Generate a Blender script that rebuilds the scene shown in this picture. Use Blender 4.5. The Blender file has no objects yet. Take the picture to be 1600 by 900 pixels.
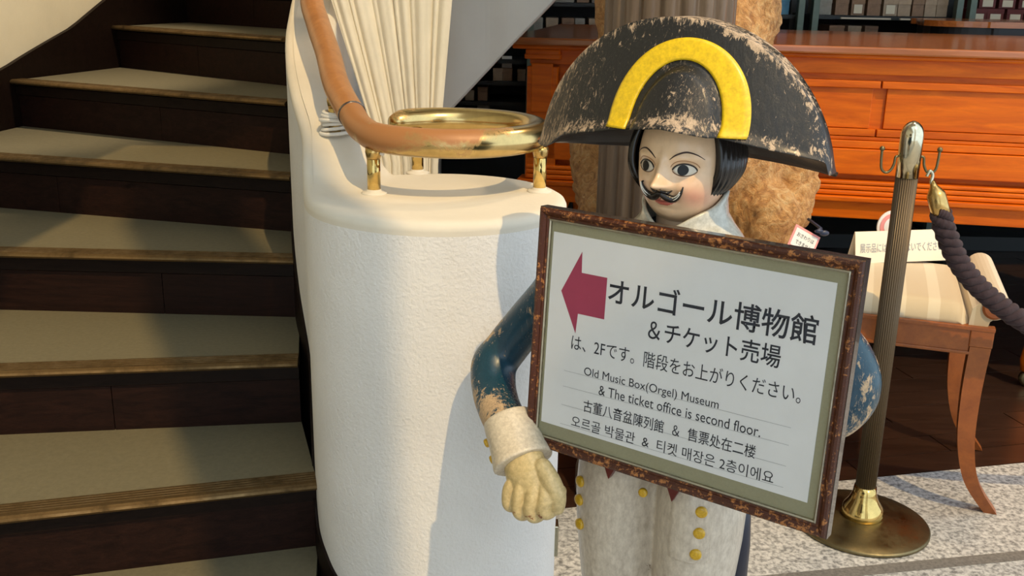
import bpy, bmesh, math, random
from math import sin, cos, pi, sqrt, atan2, exp
from mathutils import Vector, Matrix, noise, geometry
S = bpy.context.scene
COL = S.collection
random.seed(7)

# ------------------------------------------------------------------ camera
cam = bpy.data.cameras.new('camera'); camo = bpy.data.objects.new('camera', cam); COL.objects.link(camo)
CH, CP, CR, CF = 1.39, .2935, .0192, 1572.0
_fw = Vector((0, cos(CP), -sin(CP))); _up = Vector((0, sin(CP), cos(CP))); _rt = Vector((1, 0, 0))
_r = cos(CR)*_rt + sin(CR)*_up; _u = -sin(CR)*_rt + cos(CR)*_up
camo.matrix_world = Matrix(((_r.x, _u.x, -_fw.x, 0), (_r.y, _u.y, -_fw.y, 0), (_r.z, _u.z, -_fw.z, CH), (0, 0, 0, 1)))
cam.sensor_width = 36; cam.lens = CF/1600*36; cam.clip_end = 100; cam.clip_start = .05
S.camera = camo
# ------------------------------------------------------------------ light
W = bpy.data.worlds.new('world'); S.world = W; W.use_nodes = True
wb = W.node_tree.nodes['Background']; wb.inputs[0].default_value = (.76, .89, 1.0, 1); wb.inputs[1].default_value = 1.75
sun = bpy.data.lights.new('sun', 'SUN'); sun.energy = 2.35; sun.color = (1, .70, .33); sun.angle = .012
suno = bpy.data.objects.new('sun', sun); COL.objects.link(suno)
SUNV = Vector((.34, -.68, 1.0)).normalized()
suno.rotation_euler = SUNV.to_track_quat('Z', 'Y').to_euler(); suno.location = SUNV*8
S.view_settings.view_transform = 'Standard'; S.view_settings.look = 'None'
S.view_settings.gamma = 1; S.view_settings.exposure = 0.0; S.view_settings.use_curve_mapping = False

# ------------------------------------------------------------------ materials
def newmat(name):
    m = bpy.data.materials.new(name); m.use_nodes = True
    return m, m.node_tree.nodes, m.node_tree.links, m.node_tree.nodes['Principled BSDF']
def setp(b, **k):
    for n, v in k.items():
        n = {'col': 'Base Color', 'rough': 'Roughness', 'metal': 'Metallic', 'coat': 'Coat Weight', 'coatr': 'Coat Roughness', 'spec': 'Specular IOR Level', 'sheen': 'Sheen Weight', 'sss': 'Subsurface Weight'}[n]
        b.inputs[n].default_value = (*v, 1) if isinstance(v, tuple) else v
def coords(N, L, scale=(1, 1, 1), rot=(0, 0, 0)):
    tc = N.new('ShaderNodeTexCoord'); mp = N.new('ShaderNodeMapping'); mp.inputs['Scale'].default_value = scale; mp.inputs['Rotation'].default_value = rot
    L.new(tc.outputs['Object'], mp.inputs[0]); return mp.outputs[0]
def nz(N, L, vec, scale, detail=6, rough=.6, dist=0):
    n = N.new('ShaderNodeTexNoise'); n.inputs['Scale'].default_value = scale; n.inputs['Detail'].default_value = detail
    n.inputs['Roughness'].default_value = rough; n.inputs['Distortion'].default_value = dist; L.new(vec, n.inputs['Vector']); return n.outputs['Fac']
def ramp(N, L, fac, stops, interp='LINEAR'):
    r = N.new('ShaderNodeValToRGB'); r.color_ramp.interpolation = interp; e = r.color_ramp.elements
    while len(e) < len(stops): e.new(.5)
    for i, (p, c) in enumerate(stops): e[i].position = p; e[i].color = (*c, 1) if isinstance(c, tuple) else (c, c, c, 1)
    L.new(fac, r.inputs[0]); return r.outputs[0]
def mix(N, L, fac, a, b, mode='MIX'):
    m = N.new('ShaderNodeMix'); m.data_type = 'RGBA'; m.blend_type = mode
    for s, v in ((0, fac), (6, a), (7, b)):
        if hasattr(v, 'is_linked'): L.new(v, m.inputs[s])
        else: m.inputs[s].default_value = (*v, 1) if isinstance(v, tuple) else v
    return m.outputs[2]
def bump(N, L, b, h, strength=.3, dist=.01, prev=None):
    n = N.new('ShaderNodeBump'); n.inputs['Strength'].default_value = strength; n.inputs['Distance'].default_value = dist
    L.new(h, n.inputs['Height']);
    if prev: L.new(prev, n.inputs['Normal'])
    L.new(n.outputs[0], b.inputs['Normal']); return n.outputs[0]
def flat(name, col, rough=.5, metal=0, bs=0, bscale=60, var=.0, **k):
    m, N, L, b = newmat(name); setp(b, col=col, rough=rough, metal=metal, **k); v = coords(N, L)
    n = nz(N, L, v, bscale, 5)
    if var: L.new(ramp(N, L, n, [(.3, tuple(c*(1-var) for c in col)), (.7, tuple(min(1, c*(1+var)) for c in col))]), b.inputs['Base Color'])
    if bs: bump(N, L, b, n, bs, .004)
    return m
def wood(name, dark, light, scale=(1, 12, 12), rough=.35, coat=.3, bs=.1, s=5, streak=.5):
    m, N, L, b = newmat(name); setp(b, rough=rough, coat=coat, coatr=.15, spec=.22 if 'mahog' in name else .12 if 'stair' in name or 'riser' in name else .5); v = coords(N, L, scale)
    n = nz(N, L, v, s, 8, .65, 1.2); n2 = nz(N, L, v, s*7, 6, .7, .4)
    c = ramp(N, L, n, [(.25, dark), (.5, tuple((a+c_)/2 for a, c_ in zip(dark, light))), (.75, light)])
    c = mix(N, L, streak, c, ramp(N, L, n2, [(.35, .45), (.65, 1.0)]), 'MULTIPLY'); L.new(c, b.inputs['Base Color'])
    bump(N, L, b, n2, bs, .002); return m
def brass(name, col=(.62, .42, .14), rough=.2, worn=None, wornamt=.5):
    m, N, L, b = newmat(name); setp(b, metal=1.0, rough=rough); v = coords(N, L)
    n = nz(N, L, v, 14, 8, .7); c = ramp(N, L, n, [(.3, tuple(x*.6 for x in col)), (.6, col), (.8, tuple(min(1, x*1.25) for x in col))])
    L.new(c, b.inputs['Base Color']); L.new(ramp(N, L, n, [(.3, rough*1.8), (.7, rough*.7)]), b.inputs['Roughness']); return m
def painted(name, base, under, amount=.42, scale=18, stretch=(1, 1, 1), rough=.3, bs=.25, attr=True, var=None, coat=.3, under2=None, fine=.0, spec=.5):
    """old carved wood: paint over gesso, worn through where attribute 'wear' is high"""
    m, N, L, b = newmat(name); setp(b, rough=rough, coat=coat, coatr=.2, spec=spec)
    v = coords(N, L, stretch); n = nz(N, L, v, scale, 10, .75, .6); n2 = nz(N, L, v, scale*.25, 4); n3 = nz(N, L, v, scale*5, 6, .7)
    a = N.new('ShaderNodeAttribute'); a.attribute_name = 'wear'
    ad = N.new('ShaderNodeMath'); ad.operation = 'MULTIPLY_ADD'; L.new(a.outputs['Fac'], ad.inputs[0]); ad.inputs[1].default_value = .22; L.new(n, ad.inputs[2])
    ad2 = N.new('ShaderNodeMath'); ad2.operation = 'MULTIPLY_ADD'; L.new(n2, ad2.inputs[0]); ad2.inputs[1].default_value = .35*(1+fine*.4); L.new(ad.outputs[0], ad2.inputs[2])
    t = .62 + (.5-amount)*.5
    f = ramp(N, L, ad2.outputs[0], [(t+.10+fine*.05, 0.0), (t+.13+fine*.06, 1.0)])
    if fine:
        vs = coords(N, L, (9, 9, 1.1), (0, .45, 0)); sc1 = nz(N, L, vs, 26, 9, .75, .8); sc2 = nz(N, L, v, 5, 5)
        a3 = N.new('ShaderNodeMath'); a3.operation = 'MULTIPLY_ADD'; L.new(a.outputs['Fac'], a3.inputs[0]); a3.inputs[1].default_value = .13; L.new(sc1, a3.inputs[2])
        a4 = N.new('ShaderNodeMath'); a4.operation = 'MULTIPLY_ADD'; L.new(sc2, a4.inputs[0]); a4.inputs[1].default_value = .5; L.new(a3.outputs[0], a4.inputs[2])
        f2 = ramp(N, L, a4.outputs[0], [(.87, 0.0), (.93, .85)])
        mx = N.new('ShaderNodeMath'); mx.operation = 'MAXIMUM'; L.new(f, mx.inputs[0]); L.new(f2, mx.inputs[1]); f = mx.outputs[0]
    bc = ramp(N, L, n3, [(.3, tuple(x*.75 for x in base)), (.7, var or tuple(min(1, x*1.25) for x in base))])
    uc = ramp(N, L, n3, [(.35, under2 or tuple(x*.6 for x in under)), (.6, under)])
    L.new(mix(N, L, f, bc, uc), b.inputs['Base Color'])
    rr = N.new('ShaderNodeMath'); rr.operation = 'MULTIPLY_ADD'; L.new(f, rr.inputs[0]); rr.inputs[1].default_value = .4; rr.inputs[2].default_value = rough; L.new(rr.outputs[0], b.inputs['Roughness'])
    inv = N.new('ShaderNodeMath'); inv.operation = 'MULTIPLY_ADD'; L.new(f, inv.inputs[0]); inv.inputs[1].default_value = -.6; L.new(n, inv.inputs[2])
    bump(N, L, b, inv.outputs[0], bs, .003); return m

def plaster(name, col, coarse=.5, s1=140, s2=9):
    m, N, L, b = newmat(name); setp(b, rough=.85, spec=.2); v = coords(N, L)
    n = nz(N, L, v, s1, 5, .55); n2 = nz(N, L, v, s2, 5, .6); n3 = nz(N, L, v, 2.2, 6, .6)
    c = ramp(N, L, n3, [(.3, tuple(x*.88 for x in col)), (.6, col)]); st = ramp(N, L, nz(N, L, v, 6, 10, .8, .5), [(.68, 1.0), (.80, .62)])
    L.new(mix(N, L, .5, c, st, 'MULTIPLY'), b.inputs['Base Color'])
    ad = N.new('ShaderNodeMath'); ad.operation = 'MULTIPLY_ADD'; L.new(n2, ad.inputs[0]); ad.inputs[1].default_value = .8; L.new(n, ad.inputs[2])
    bump(N, L, b, ad.outputs[0], coarse, .004); return m

M = {}
M['plaster'] = plaster('white_plaster', (.80, .775, .74), .55)
M['cap'] = plaster('cap_plaster', (.74, .68, .57), .15, 60)
M['smooth'] = plaster('smooth_white_plaster', (.74, .72, .68), .04, 60)
M['wall'] = plaster('cream_plaster', (.80, .70, .50), .25, 90)
M['ceiling'] = plaster('ceiling_plaster', (.7, .68, .62), .2)
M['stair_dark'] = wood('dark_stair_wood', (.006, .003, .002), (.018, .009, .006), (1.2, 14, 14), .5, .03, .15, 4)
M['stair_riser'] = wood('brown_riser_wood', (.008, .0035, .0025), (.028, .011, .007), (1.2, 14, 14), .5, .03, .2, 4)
M['tread'] = flat('olive_tread_cover', (.155, .135, .082), .7, 0, .12, 90, .10)
M['nosing'] = brass('bronze_nosing', (.20, .13, .06), .5)
M['brass'] = brass('polished_brass', (.78, .56, .20), .09)
M['brass_old'] = brass('aged_brass', (.66, .44, .16), .2)
M['brass_dk'] = brass('tarnished_brass', (.22, .18, .095), .34)
M['chrome_brass'] = brass('pale_brass', (.72, .66, .48), .1)

def ring_mat():
    m, N, L, b = newmat('worn_painted_brass'); v = coords(N, L)
    n = nz(N, L, v, 9, 9, .7, .4)
    sx0 = N.new('ShaderNodeSeparateXYZ'); L.new(v, sx0.inputs[0]); sx = N.new('ShaderNodeMath'); sx.operation = 'MULTIPLY_ADD'; L.new(sx0.outputs[1], sx.inputs[0]); sx.inputs[1].default_value = .8; sy0 = N.new('ShaderNodeMath'); sy0.operation = 'MULTIPLY_ADD'; L.new(sx0.outputs[2], sy0.inputs[0]); sy0.inputs[1].default_value = -4.0; L.new(sx0.outputs[0], sy0.inputs[2]); sz0 = N.new('ShaderNodeMath'); sz0.inputs[1].default_value = .46; L.new(sy0.outputs[0], sz0.inputs[0]); L.new(sz0.outputs[0], sx.inputs[2])
    mr = N.new('ShaderNodeMapRange'); L.new(sx.outputs[0], mr.inputs[0]); mr.inputs[1].default_value = -.27; mr.inputs[2].default_value = .20; mr.inputs[3].default_value = .17; mr.inputs[4].default_value = -.30
    ad = N.new('ShaderNodeMath'); ad.operation = 'ADD'; L.new(n, ad.inputs[0]); L.new(mr.outputs[0], ad.inputs[1])
    f = ramp(N, L, ad.outputs[0], [(.5, 0.0), (.62, 1.0)])
    g = ramp(N, L, n, [(.3, (.42, .30, .12)), (.6, (.66, .48, .20))])
    L.new(mix(N, L, f, g, (.40, .17, .055)), b.inputs['Base Color'])
    inv = N.new('ShaderNodeMath'); inv.operation = 'MULTIPLY_ADD'; L.new(f, inv.inputs[0]); inv.inputs[1].default_value = -.95; inv.inputs[2].default_value = 1.0
    L.new(inv.outputs[0], b.inputs['Metallic']); L.new(ramp(N, L, f, [(0, .2), (1, .45)]), b.inputs['Roughness']); return m
M['ring'] = ring_mat()
M['rail'] = wood('tan_rail_wood', (.33, .125, .035), (.50, .215, .065), (3, 3, 1), .42, .25, .05, 5, .2)
def cloth(name, col, s=500, sheen=.2, bs=.25):
    m, N, L, b = newmat(name); setp(b, rough=.9, sheen=sheen); v = coords(N, L, (1, 1, .35)); n = nz(N, L, v, s, 3); n2 = nz(N, L, v, 25, 6)
    L.new(ramp(N, L, n2, [(.3, tuple(x*.86 for x in col)), (.65, col)]), b.inputs['Base Color']); bump(N, L, b, n, bs, .002); return m
M['curtain'] = cloth('cream_linen', (.80, .72, .55))
M['cord'] = cloth('white_cord', (.75, .72, .66), 300)
M['rope'] = cloth('purple_brown_rope', (.036, .019, .023), 260, .05, .6)
M['seat'] = None
M['piano'] = wood('orange_mahogany', (.46, .07, .001), (.85, .19, .003), (1, 9, 9), .36, .03, .04, 2.5, .2)
M['piano_top'] = wood('piano_lid', (.26, .07, .012), (.46, .15, .03), (1, 9, 9), .2, .6, .04, 2.5, .25)
M['bench'] = wood('bench_wood', (.22, .055, .009), (.38, .11, .02), (3, 3, 3), .38, .1, .05, 4, .3)
M['column'] = wood('brown_column_wood', (.13, .085, .055), (.22, .155, .10), (8, 8, .6), .45, .15, .08, 4, .35)
M['hat'] = painted('hat_black_paint', (.010, .010, .010), (.62, .45, .30), .24, 75, (1.3, 1.3, .55), .33, .35, var=(.024, .022, .021), fine=.75, coat=.12, spec=.42)
M['hat_under'] = flat('hat_underside', (.008, .008, .010), .35, 0, .2, 40)
M['yellow'] = painted('yellow_paint', (.88, .56, .006), (.55, .28, .03), .05, 26, (1, 1, 1), .35, .10, var=(1.0, .68, .01))
M['button'] = painted('button_gold_paint', (.60, .34, .01), (.35, .16, .02), .15, 60, (1, 1, 1), .3, .12, var=(.75, .46, .02))
M['blue'] = painted('coat_blue_paint', (.010, .050, .085), (.60, .42, .25), .29, 40, (1.6, 1.6, .8), .25, .25, var=(.012, .058, .092), fine=.45, coat=.12, spec=.4)
M['navy'] = flat('coat_navy_paint', (.008, .012, .03), .35, 0, .1, 40)
M['glove'] = painted('glove_cream_paint', (.62, .46, .20), (.34, .14, .05), .26, 24, (1, 1, 1), .45, .25, var=(.74, .57, .28))
M['cuff'] = painted('cuff_white_paint', (.66, .55, .40), (.28, .18, .09), .27, 28, (1, 1, 1), .45, .25, var=(.76, .66, .50))
M['breeches'] = painted('breeches_white_paint', (.56, .47, .37), (.24, .17, .11), .24, 14, (1.4, 1.4, .7), .42, .2, var=(.68, .60, .49))
M['collar'] = painted('collar_white_paint', (.62, .60, .50), (.3, .25, .18), .15, 20, (1, 1, 1), .25, .12, var=(.75, .73, .64))
M['hair'] = flat('black_hair_paint', (.012, .009, .008), .22, 0, .1, 60, .2)
M['redvest'] = flat('dark_red_paint', (.12, .012, .010), .3, 0, .1, 50)
M['frame'] = painted('frame_brown_gilt', (.040, .009, .003), (.50, .20, .06), .36, 130, (1, 1, 1), .3, .5, var=(.10, .024, .007), coat=.1, spec=.35)
M['frame_side'] = flat('frame_side_wood', (.05, .035, .03), .25, 0, .05, 40, .2, coat=.6)
M['slip'] = brass('silver_slip', (.50, .46, .36), .45)
M['mat_board'] = flat('olive_mount_board', (.31, .295, .19), .75, 0, .05, 300, .05)
M['paper'] = flat('white_paper', (.78, .79, .80), .7, 0, .04, 9, .03)
M['ink'] = flat('dark_ink', (.022, .026, .038), .6)
M['rule'] = flat('grey_rule_ink', (.30, .31, .33), .6)
M['arrow'] = flat('crimson_print', (.36, .045, .10), .6, 0, 0, 30, .04)
M['card'] = flat('cream_card', (.80, .74, .60), .7)
M['pink'] = flat('pink_print', (.80, .30, .28), .6)
M['white'] = flat('white_paint', (.80, .78, .72), .5)
M['ribbon'] = flat('navy_ribbon', (.02, .03, .07), .4)
M['dark'] = flat('dark_lacquer', (.010, .010, .012), .4)
M['case'] = flat('green_case_metal', (.085, .12, .10), .45, .3, .0, 30, .1)
M['case_dark'] = flat('dark_case_back', (.010, .014, .016), .6)
M['shelf_edge'] = flat('pale_shelf_edge', (.42, .38, .30), .4)
M['backwall'] = flat('dark_rear_wall', (.020, .022, .024), .8)
def boxmat(n, c): return flat(n, c, .7, 0, .1, 30, .18)
M['box1'] = boxmat('beige_carton', (.34, .25, .165)); M['box2'] = boxmat('brown_carton', (.22, .13, .075)); M['box3'] = boxmat('grey_carton', (.26, .24, .20)); M['box4'] = boxmat('maroon_carton', (.12, .018, .016)); M['box5'] = boxmat('blue_carton', (.10, .28, .42))
M['lab'] = flat('box_label', (.62, .56, .42), .7)
def fur():
    m, N, L, b = newmat('curly_fur'); setp(b, rough=.95, sheen=.12); v = coords(N, L)
    n = nz(N, L, v, 26, 6, .65, 1.6); n2 = nz(N, L, v, 95, 5, .7, 2.0)
    L.new(mix(N, L, .35, ramp(N, L, n, [(.32, (.42, .17, .035)), (.5, (.74, .37, .11)), (.66, (.90, .58, .25))]), ramp(N, L, n2, [(.35, .35), (.6, 1.0)]), 'MULTIPLY'), b.inputs['Base Color'])
    ad = N.new('ShaderNodeMath'); ad.operation = 'MULTIPLY_ADD'; L.new(n, ad.inputs[0]); ad.inputs[1].default_value = 2.0; L.new(n2, ad.inputs[2])
    bump(N, L, b, ad.outputs[0], .9, .012); return m
M['fur'] = fur()
def granite():
    m, N, L, b = newmat('speckled_granite'); setp(b, rough=.55); v = coords(N, L)
    a = nz(N, L, v, 78, 3, .6); c = nz(N, L, v, 38, 4, .7)
    col = mix(N, L, .5, ramp(N, L, a, [(.40, (.07, .07, .07)), (.47, (.30, .30, .29)), (.56, (.62, .61, .58))]), ramp(N, L, c, [(.35, (.20, .20, .195)), (.6, (.56, .55, .53))]))
    L.new(col, b.inputs['Base Color']); bump(N, L, b, a, .1, .002); return m
M['granite'] = granite()
M['granite_dk'] = flat('dark_granite', (.16, .15, .135), .6, 0, .1, 120, .35)
M['plank'] = wood('dark_floor_plank', (.018, .009, .006), (.050, .024, .015), (1, 10, 10), .3, .3, .06, 4, .4)
def stripe_fabric():
    m, N, L, b = newmat('striped_cream_damask'); setp(b, rough=.6, sheen=.3); v = coords(N, L)
    sx = N.new('ShaderNodeSeparateXYZ'); L.new(v, sx.inputs[0])
    w = N.new('ShaderNodeMath'); w.operation = 'MULTIPLY'; w.inputs[1].default_value = 2*pi/.085; L.new(sx.outputs[0], w.inputs[0])
    s_ = N.new('ShaderNodeMath'); s_.operation = 'SINE'; L.new(w.outputs[0], s_.inputs[0])
    L.new(ramp(N, L, s_.outputs[0], [(.40, (.55, .44, .28)), (.5, (.65, .55, .38))]), b.inputs['Base Color'])
    bump(N, L, b, nz(N, L, v, 300, 3), .15, .002); return m
M['seat'] = stripe_fabric()
def glass():
    m, N, L, b = newmat('clear_glass'); setp(b, col=(1, 1, 1), rough=.02); b.inputs['Transmission Weight'].default_value = 1; b.inputs['IOR'].default_value = 1.02; return m
M['glass'] = glass()
def vcol(name, rough=.3, coat=.4):
    m, N, L, b = newmat(name); setp(b, rough=rough, coat=coat, coatr=.15)
    a = N.new('ShaderNodeAttribute'); a.attribute_name = 'paint'; v = coords(N, L); n = nz(N, L, v, 45, 8, .7)
    L.new(mix(N, L, .35, a.outputs['Color'], ramp(N, L, n, [(.3, .7), (.55, 1.0)]), 'MULTIPLY'), b.inputs['Base Color']); bump(N, L, b, n, .08, .002); return m
M['face'] = vcol('painted_face')

# ------------------------------------------------------------------ helpers
def thing(name, label, cat, loc=(0, 0, 0), rz=0, group=None, kind=None, sc=1):
    o = bpy.data.objects.new(name, None); COL.objects.link(o); o.empty_display_size = .1
    o.location = loc; o.rotation_euler = (0, 0, rz)
    if label: o['label'] = label
    if cat: o['category'] = cat
    if group: o['group'] = group
    if kind: o['kind'] = kind
    o.matrix_basis = Matrix.Translation(loc) @ Matrix.Rotation(rz, 4, 'Z') @ Matrix.Scale(sc, 4)
    return o
def wmat(o):
    m = o.matrix_basis.copy(); p = o.parent
    while p: m = p.matrix_basis @ m; p = p.parent
    return m
def add(name, verts, faces, mat, parent=None, world=False, smooth=False, label=None, me=None):
    if me is None:
        me = bpy.data.meshes.new(name)
        if world and parent is not None:
            inv = wmat(parent).inverted(); verts = [inv @ Vector(v) for v in verts]
        me.from_pydata([tuple(v) for v in verts], [], faces); me.update()
        bm = bmesh.new(); bm.from_mesh(me); bmesh.ops.recalc_face_normals(bm, faces=bm.faces); bm.to_mesh(me); bm.free()
    for mt in (mat if isinstance(mat, (list, tuple)) else [mat]): me.materials.append(mt)
    if smooth: me.polygons.foreach_set('use_smooth', [True]*len(me.polygons))
    o = bpy.data.objects.new(name, me); COL.objects.link(o)
    if parent: o.parent = parent
    if label: o['label'] = label
    return o
def top(o, label, cat, group=None):
    o['label'] = label; o['category'] = cat
    if group: o['group'] = group
    return o
def struct(o): o['kind'] = 'structure'; return o
def boxvf(x0, x1, y0, y1, z0, z1, c=0):
    """box with chamfered edges when c>0"""
    if c <= 0:
        v = [(x, y, z) for z in (z0, z1) for y in (y0, y1) for x in (x0, x1)]
        return v, [(0, 2, 3, 1), (4, 5, 7, 6), (0, 1, 5, 4), (2, 6, 7, 3), (0, 4, 6, 2), (1, 3, 7, 5)]
    bm = bmesh.new(); bmesh.ops.create_cube(bm, size=1)
    for v in bm.verts: v.co = Vector(((x0+x1)/2+v.co.x*(x1-x0), (y0+y1)/2+v.co.y*(y1-y0), (z0+z1)/2+v.co.z*(z1-z0)))
    bmesh.ops.bevel(bm, geom=bm.edges[:], offset=c, segments=2, affect='EDGES', profile=.6)
    bm.verts.ensure_lookup_table(); V = [v.co.copy() for v in bm.verts]; F = [[v.index for v in f.verts] for f in bm.faces]; bm.free(); return V, F
def box(name, b, mat, parent=None, c=0, world=False, label=None):
    v, f = boxvf(*b, c); return add(name, v, f, mat, parent, world, label=label)
def xf(vf, M4): return [M4 @ Vector(v) for v in vf[0]], vf[1]
def join(*l):
    V = []; F = []
    for v, f in l:
        n = len(V); V += list(v); F += [tuple(i+n for i in q) for q in f]
    return V, F
def prism(poly, z0, z1):
    n = len(poly); z0f = z0 if callable(z0) else (lambda p: z0); z1f = z1 if callable(z1) else (lambda p: z1)
    V = [(p[0], p[1], z0f(p)) for p in poly]+[(p[0], p[1], z1f(p)) for p in poly]
    return V, [tuple(range(n))[::-1], tuple(range(n, 2*n))]+[(i, (i+1) % n, n+(i+1) % n, n+i) for i in range(n)]
def lathe(prof, segs=40, cx=0, cy=0, z0=0, flute=None):
    V = []; F = []
    for k, (r, z) in enumerate(prof):
        for i in range(segs):
            a = 2*pi*i/segs; rr = r*(flute(a) if flute else 1)
            V.append((cx+rr*cos(a), cy+rr*sin(a), z0+z))
    for k in range(len(prof)-1):
        for i in range(segs):
            j = (i+1) % segs; F.append((k*segs+i, k*segs+j, (k+1)*segs+j, (k+1)*segs+i))
    F.append(tuple(range(segs))[::-1]); F.append(tuple((len(prof)-1)*segs+i for i in range(segs)))
    return V, F
def smoothpath(P, n=8):
    P = [Vector(p) for p in P]; out = []
    for i in range(len(P)-1):
        a = P[max(i-1, 0)]; b = P[i]; c = P[i+1]; d = P[min(i+2, len(P)-1)]
        for k in range(n):
            t = k/n; out.append(.5*((2*b)+(c-a)*t+(2*a-5*b+4*c-d)*t*t+(3*b-a-3*c+d)*t**3))
    out.append(P[-1]); return out
def sweep(P, R, segs=12, up=(0, 0, 1), cap=True, round_end=False):
    """tube along points; R = radius or list of radius / (rx, ry)"""
    P = [Vector(p) for p in P]; n = len(P)
    if not isinstance(R, list): R = [R]*n
    if len(R) != n:
        R0 = R; R = []
        for i in range(n):
            t = i/(n-1)*(len(R0)-1); a = int(min(t, len(R0)-2)); f = t-a
            g = lambda q: q if isinstance(q, tuple) else (q, q)
            A, B = g(R0[a]), g(R0[a+1]); R.append((A[0]*(1-f)+B[0]*f, A[1]*(1-f)+B[1]*f))
    V = []; F = []; prev = None
    for i in range(n):
        t = (P[min(i+1, n-1)]-P[max(i-1, 0)]).normalized()
        if prev is None:
            u = Vector(up); u = u-t*u.dot(t)
            if u.length < 1e-4: u = Vector((1, 0, 0))-t*t.x
            u.normalize()
        else:
            u = prev-t*prev.dot(t); u.normalize()
        prev = u; w = t.cross(u); r = R[i]; r = r if isinstance(r, tuple) else (r, r)
        for k in range(segs):
            a = 2*pi*k/segs; V.append(P[i]+w*(r[0]*cos(a))+u*(r[1]*sin(a)))
    for i in range(n-1):
        for k in range(segs):
            j = (k+1) % segs; F.append((i*segs+k, i*segs+j, (i+1)*segs+j, (i+1)*segs+k))
    if cap:
        for i, sgn in ((0, -1), (n-1, 1)):
            r = R[i]; r = r if isinstance(r, tuple) else (r, r)
            t = (P[min(i+1, n-1)]-P[max(i-1, 0)]).normalized()*sgn
            c = P[i]+t*(min(r)*(.8 if round_end else 0)); m = len(V)
            if round_end:
                base = [V[i*segs+k] for k in range(segs)]; V += [P[i]+(q-P[i])*.72+t*min(r)*.55 for q in base]
                for k in range(segs): F.append((i*segs+k, i*segs+(k+1) % segs, m+(k+1) % segs, m+k))
                V.append(c); m2 = len(V)-1
                for k in range(segs): F.append((m+k, m+(k+1) % segs, m2))
            else:
                V.append(c)
                for k in range(segs): F.append((i*segs+k, i*segs+(k+1) % segs, m))
    return V, F
def ball(c, r, u=20, v=14, f=None):
    r = r if isinstance(r, tuple) else (r, r, r); V = []; F = []
    for j in range(1, v):
        for i in range(u):
            a = 2*pi*i/u; p = pi*j/v; d = Vector((sin(p)*cos(a), sin(p)*sin(a), cos(p)))
            V.append(Vector(c)+Vector((d.x*r[0], d.y*r[1], d.z*r[2])))
    V += [Vector(c)+Vector((0, 0, r[2])), Vector(c)-Vector((0, 0, r[2]))]; T = len(V)-2
    for j in range(v-2):
        for i in range(u): F.append((j*u+i, (j+1)*u+i, (j+1)*u+(i+1) % u, j*u+(i+1) % u))
    for i in range(u): F.append((i, (i+1) % u, T)); F.append(((v-2)*u+(i+1) % u, (v-2)*u+i, T+1))
    return V, F
def fused(vfs, voxel, smooth_it=4):
    """one continuous carved surface out of overlapping lofts"""
    V, F = join(*vfs); me = bpy.data.meshes.new('tmp'); me.from_pydata([tuple(v) for v in V], [], F); me.update()
    bm = bmesh.new(); bm.from_mesh(me); bmesh.ops.recalc_face_normals(bm, faces=bm.faces); bm.to_mesh(me); bm.free()
    o = bpy.data.objects.new('tmp', me); COL.objects.link(o)
    r = o.modifiers.new('r', 'REMESH'); r.mode = 'VOXEL'; r.voxel_size = voxel
    s = o.modifiers.new('s', 'SMOOTH'); s.iterations = smooth_it; s.factor = .5
    dg = bpy.context.evaluated_depsgraph_get(); out = bpy.data.meshes.new_from_object(o.evaluated_get(dg)); bpy.data.objects.remove(o); return out
def setwear(me, fn):
    a = me.attributes.new('wear', 'FLOAT', 'POINT'); a.data.foreach_set('value', [fn(v.co, v.normal) for v in me.vertices])
def extrude_profile(prof, A, B, out, parent_inv=None):
    """profile [(o, z)] in plane (out, up) swept from A to B"""
    A = Vector(A); B = Vector(B); o = Vector(out); n = len(prof)
    V = [A+o*p[0]+Vector((0, 0, p[1])) for p in prof]+[B+o*p[0]+Vector((0, 0, p[1])) for p in prof]
    return V, [tuple(range(n)), tuple(range(n, 2*n))[::-1]]+[(i, (i+1) % n, n+(i+1) % n, n+i) for i in range(n)]
def ss(a, b, x): t = max(0, min(1, (x-a)/(b-a))); return t*t*(3-2*t)

# ================================================================== STRUCTURE
# granite floor up to the wooden one
EDGE = [(-3.2, 1.72), (.154, 2.493), (1.106, 2.681), (1.574, 2.791), (4.6, 3.50)]
ey = lambda x: 2.46+.235*x
fl = struct(add('floor', *prism([(-3.2, -3.5), (4.6, -3.5), (4.6, ey(4.6)), (-3.2, ey(-3.2))], -.12, 0), M['granite']))
# darker inlaid strip of the granite
d = Vector((1.341-.795, 2.306-2.199, 0)).normalized(); n_ = Vector((-d.y, d.x, 0)); p0 = Vector((.795, 2.199, 0))
q = [p0-d*.40+n_*.012, p0+d*3.9+n_*.012, p0+d*3.9-n_*.028, p0-d*.40-n_*.028]
struct(add('trim_1', *prism([(v.x, v.y) for v in q], -.01, .0012), M['granite_dk']))
wf = struct(add('floor', *prism([(-3.2, ey(-3.2)+.002), (4.6, ey(4.6)+.002), (4.6, 6.6), (-3.2, 6.6)], -.12, -.018), M['dark']))
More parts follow.
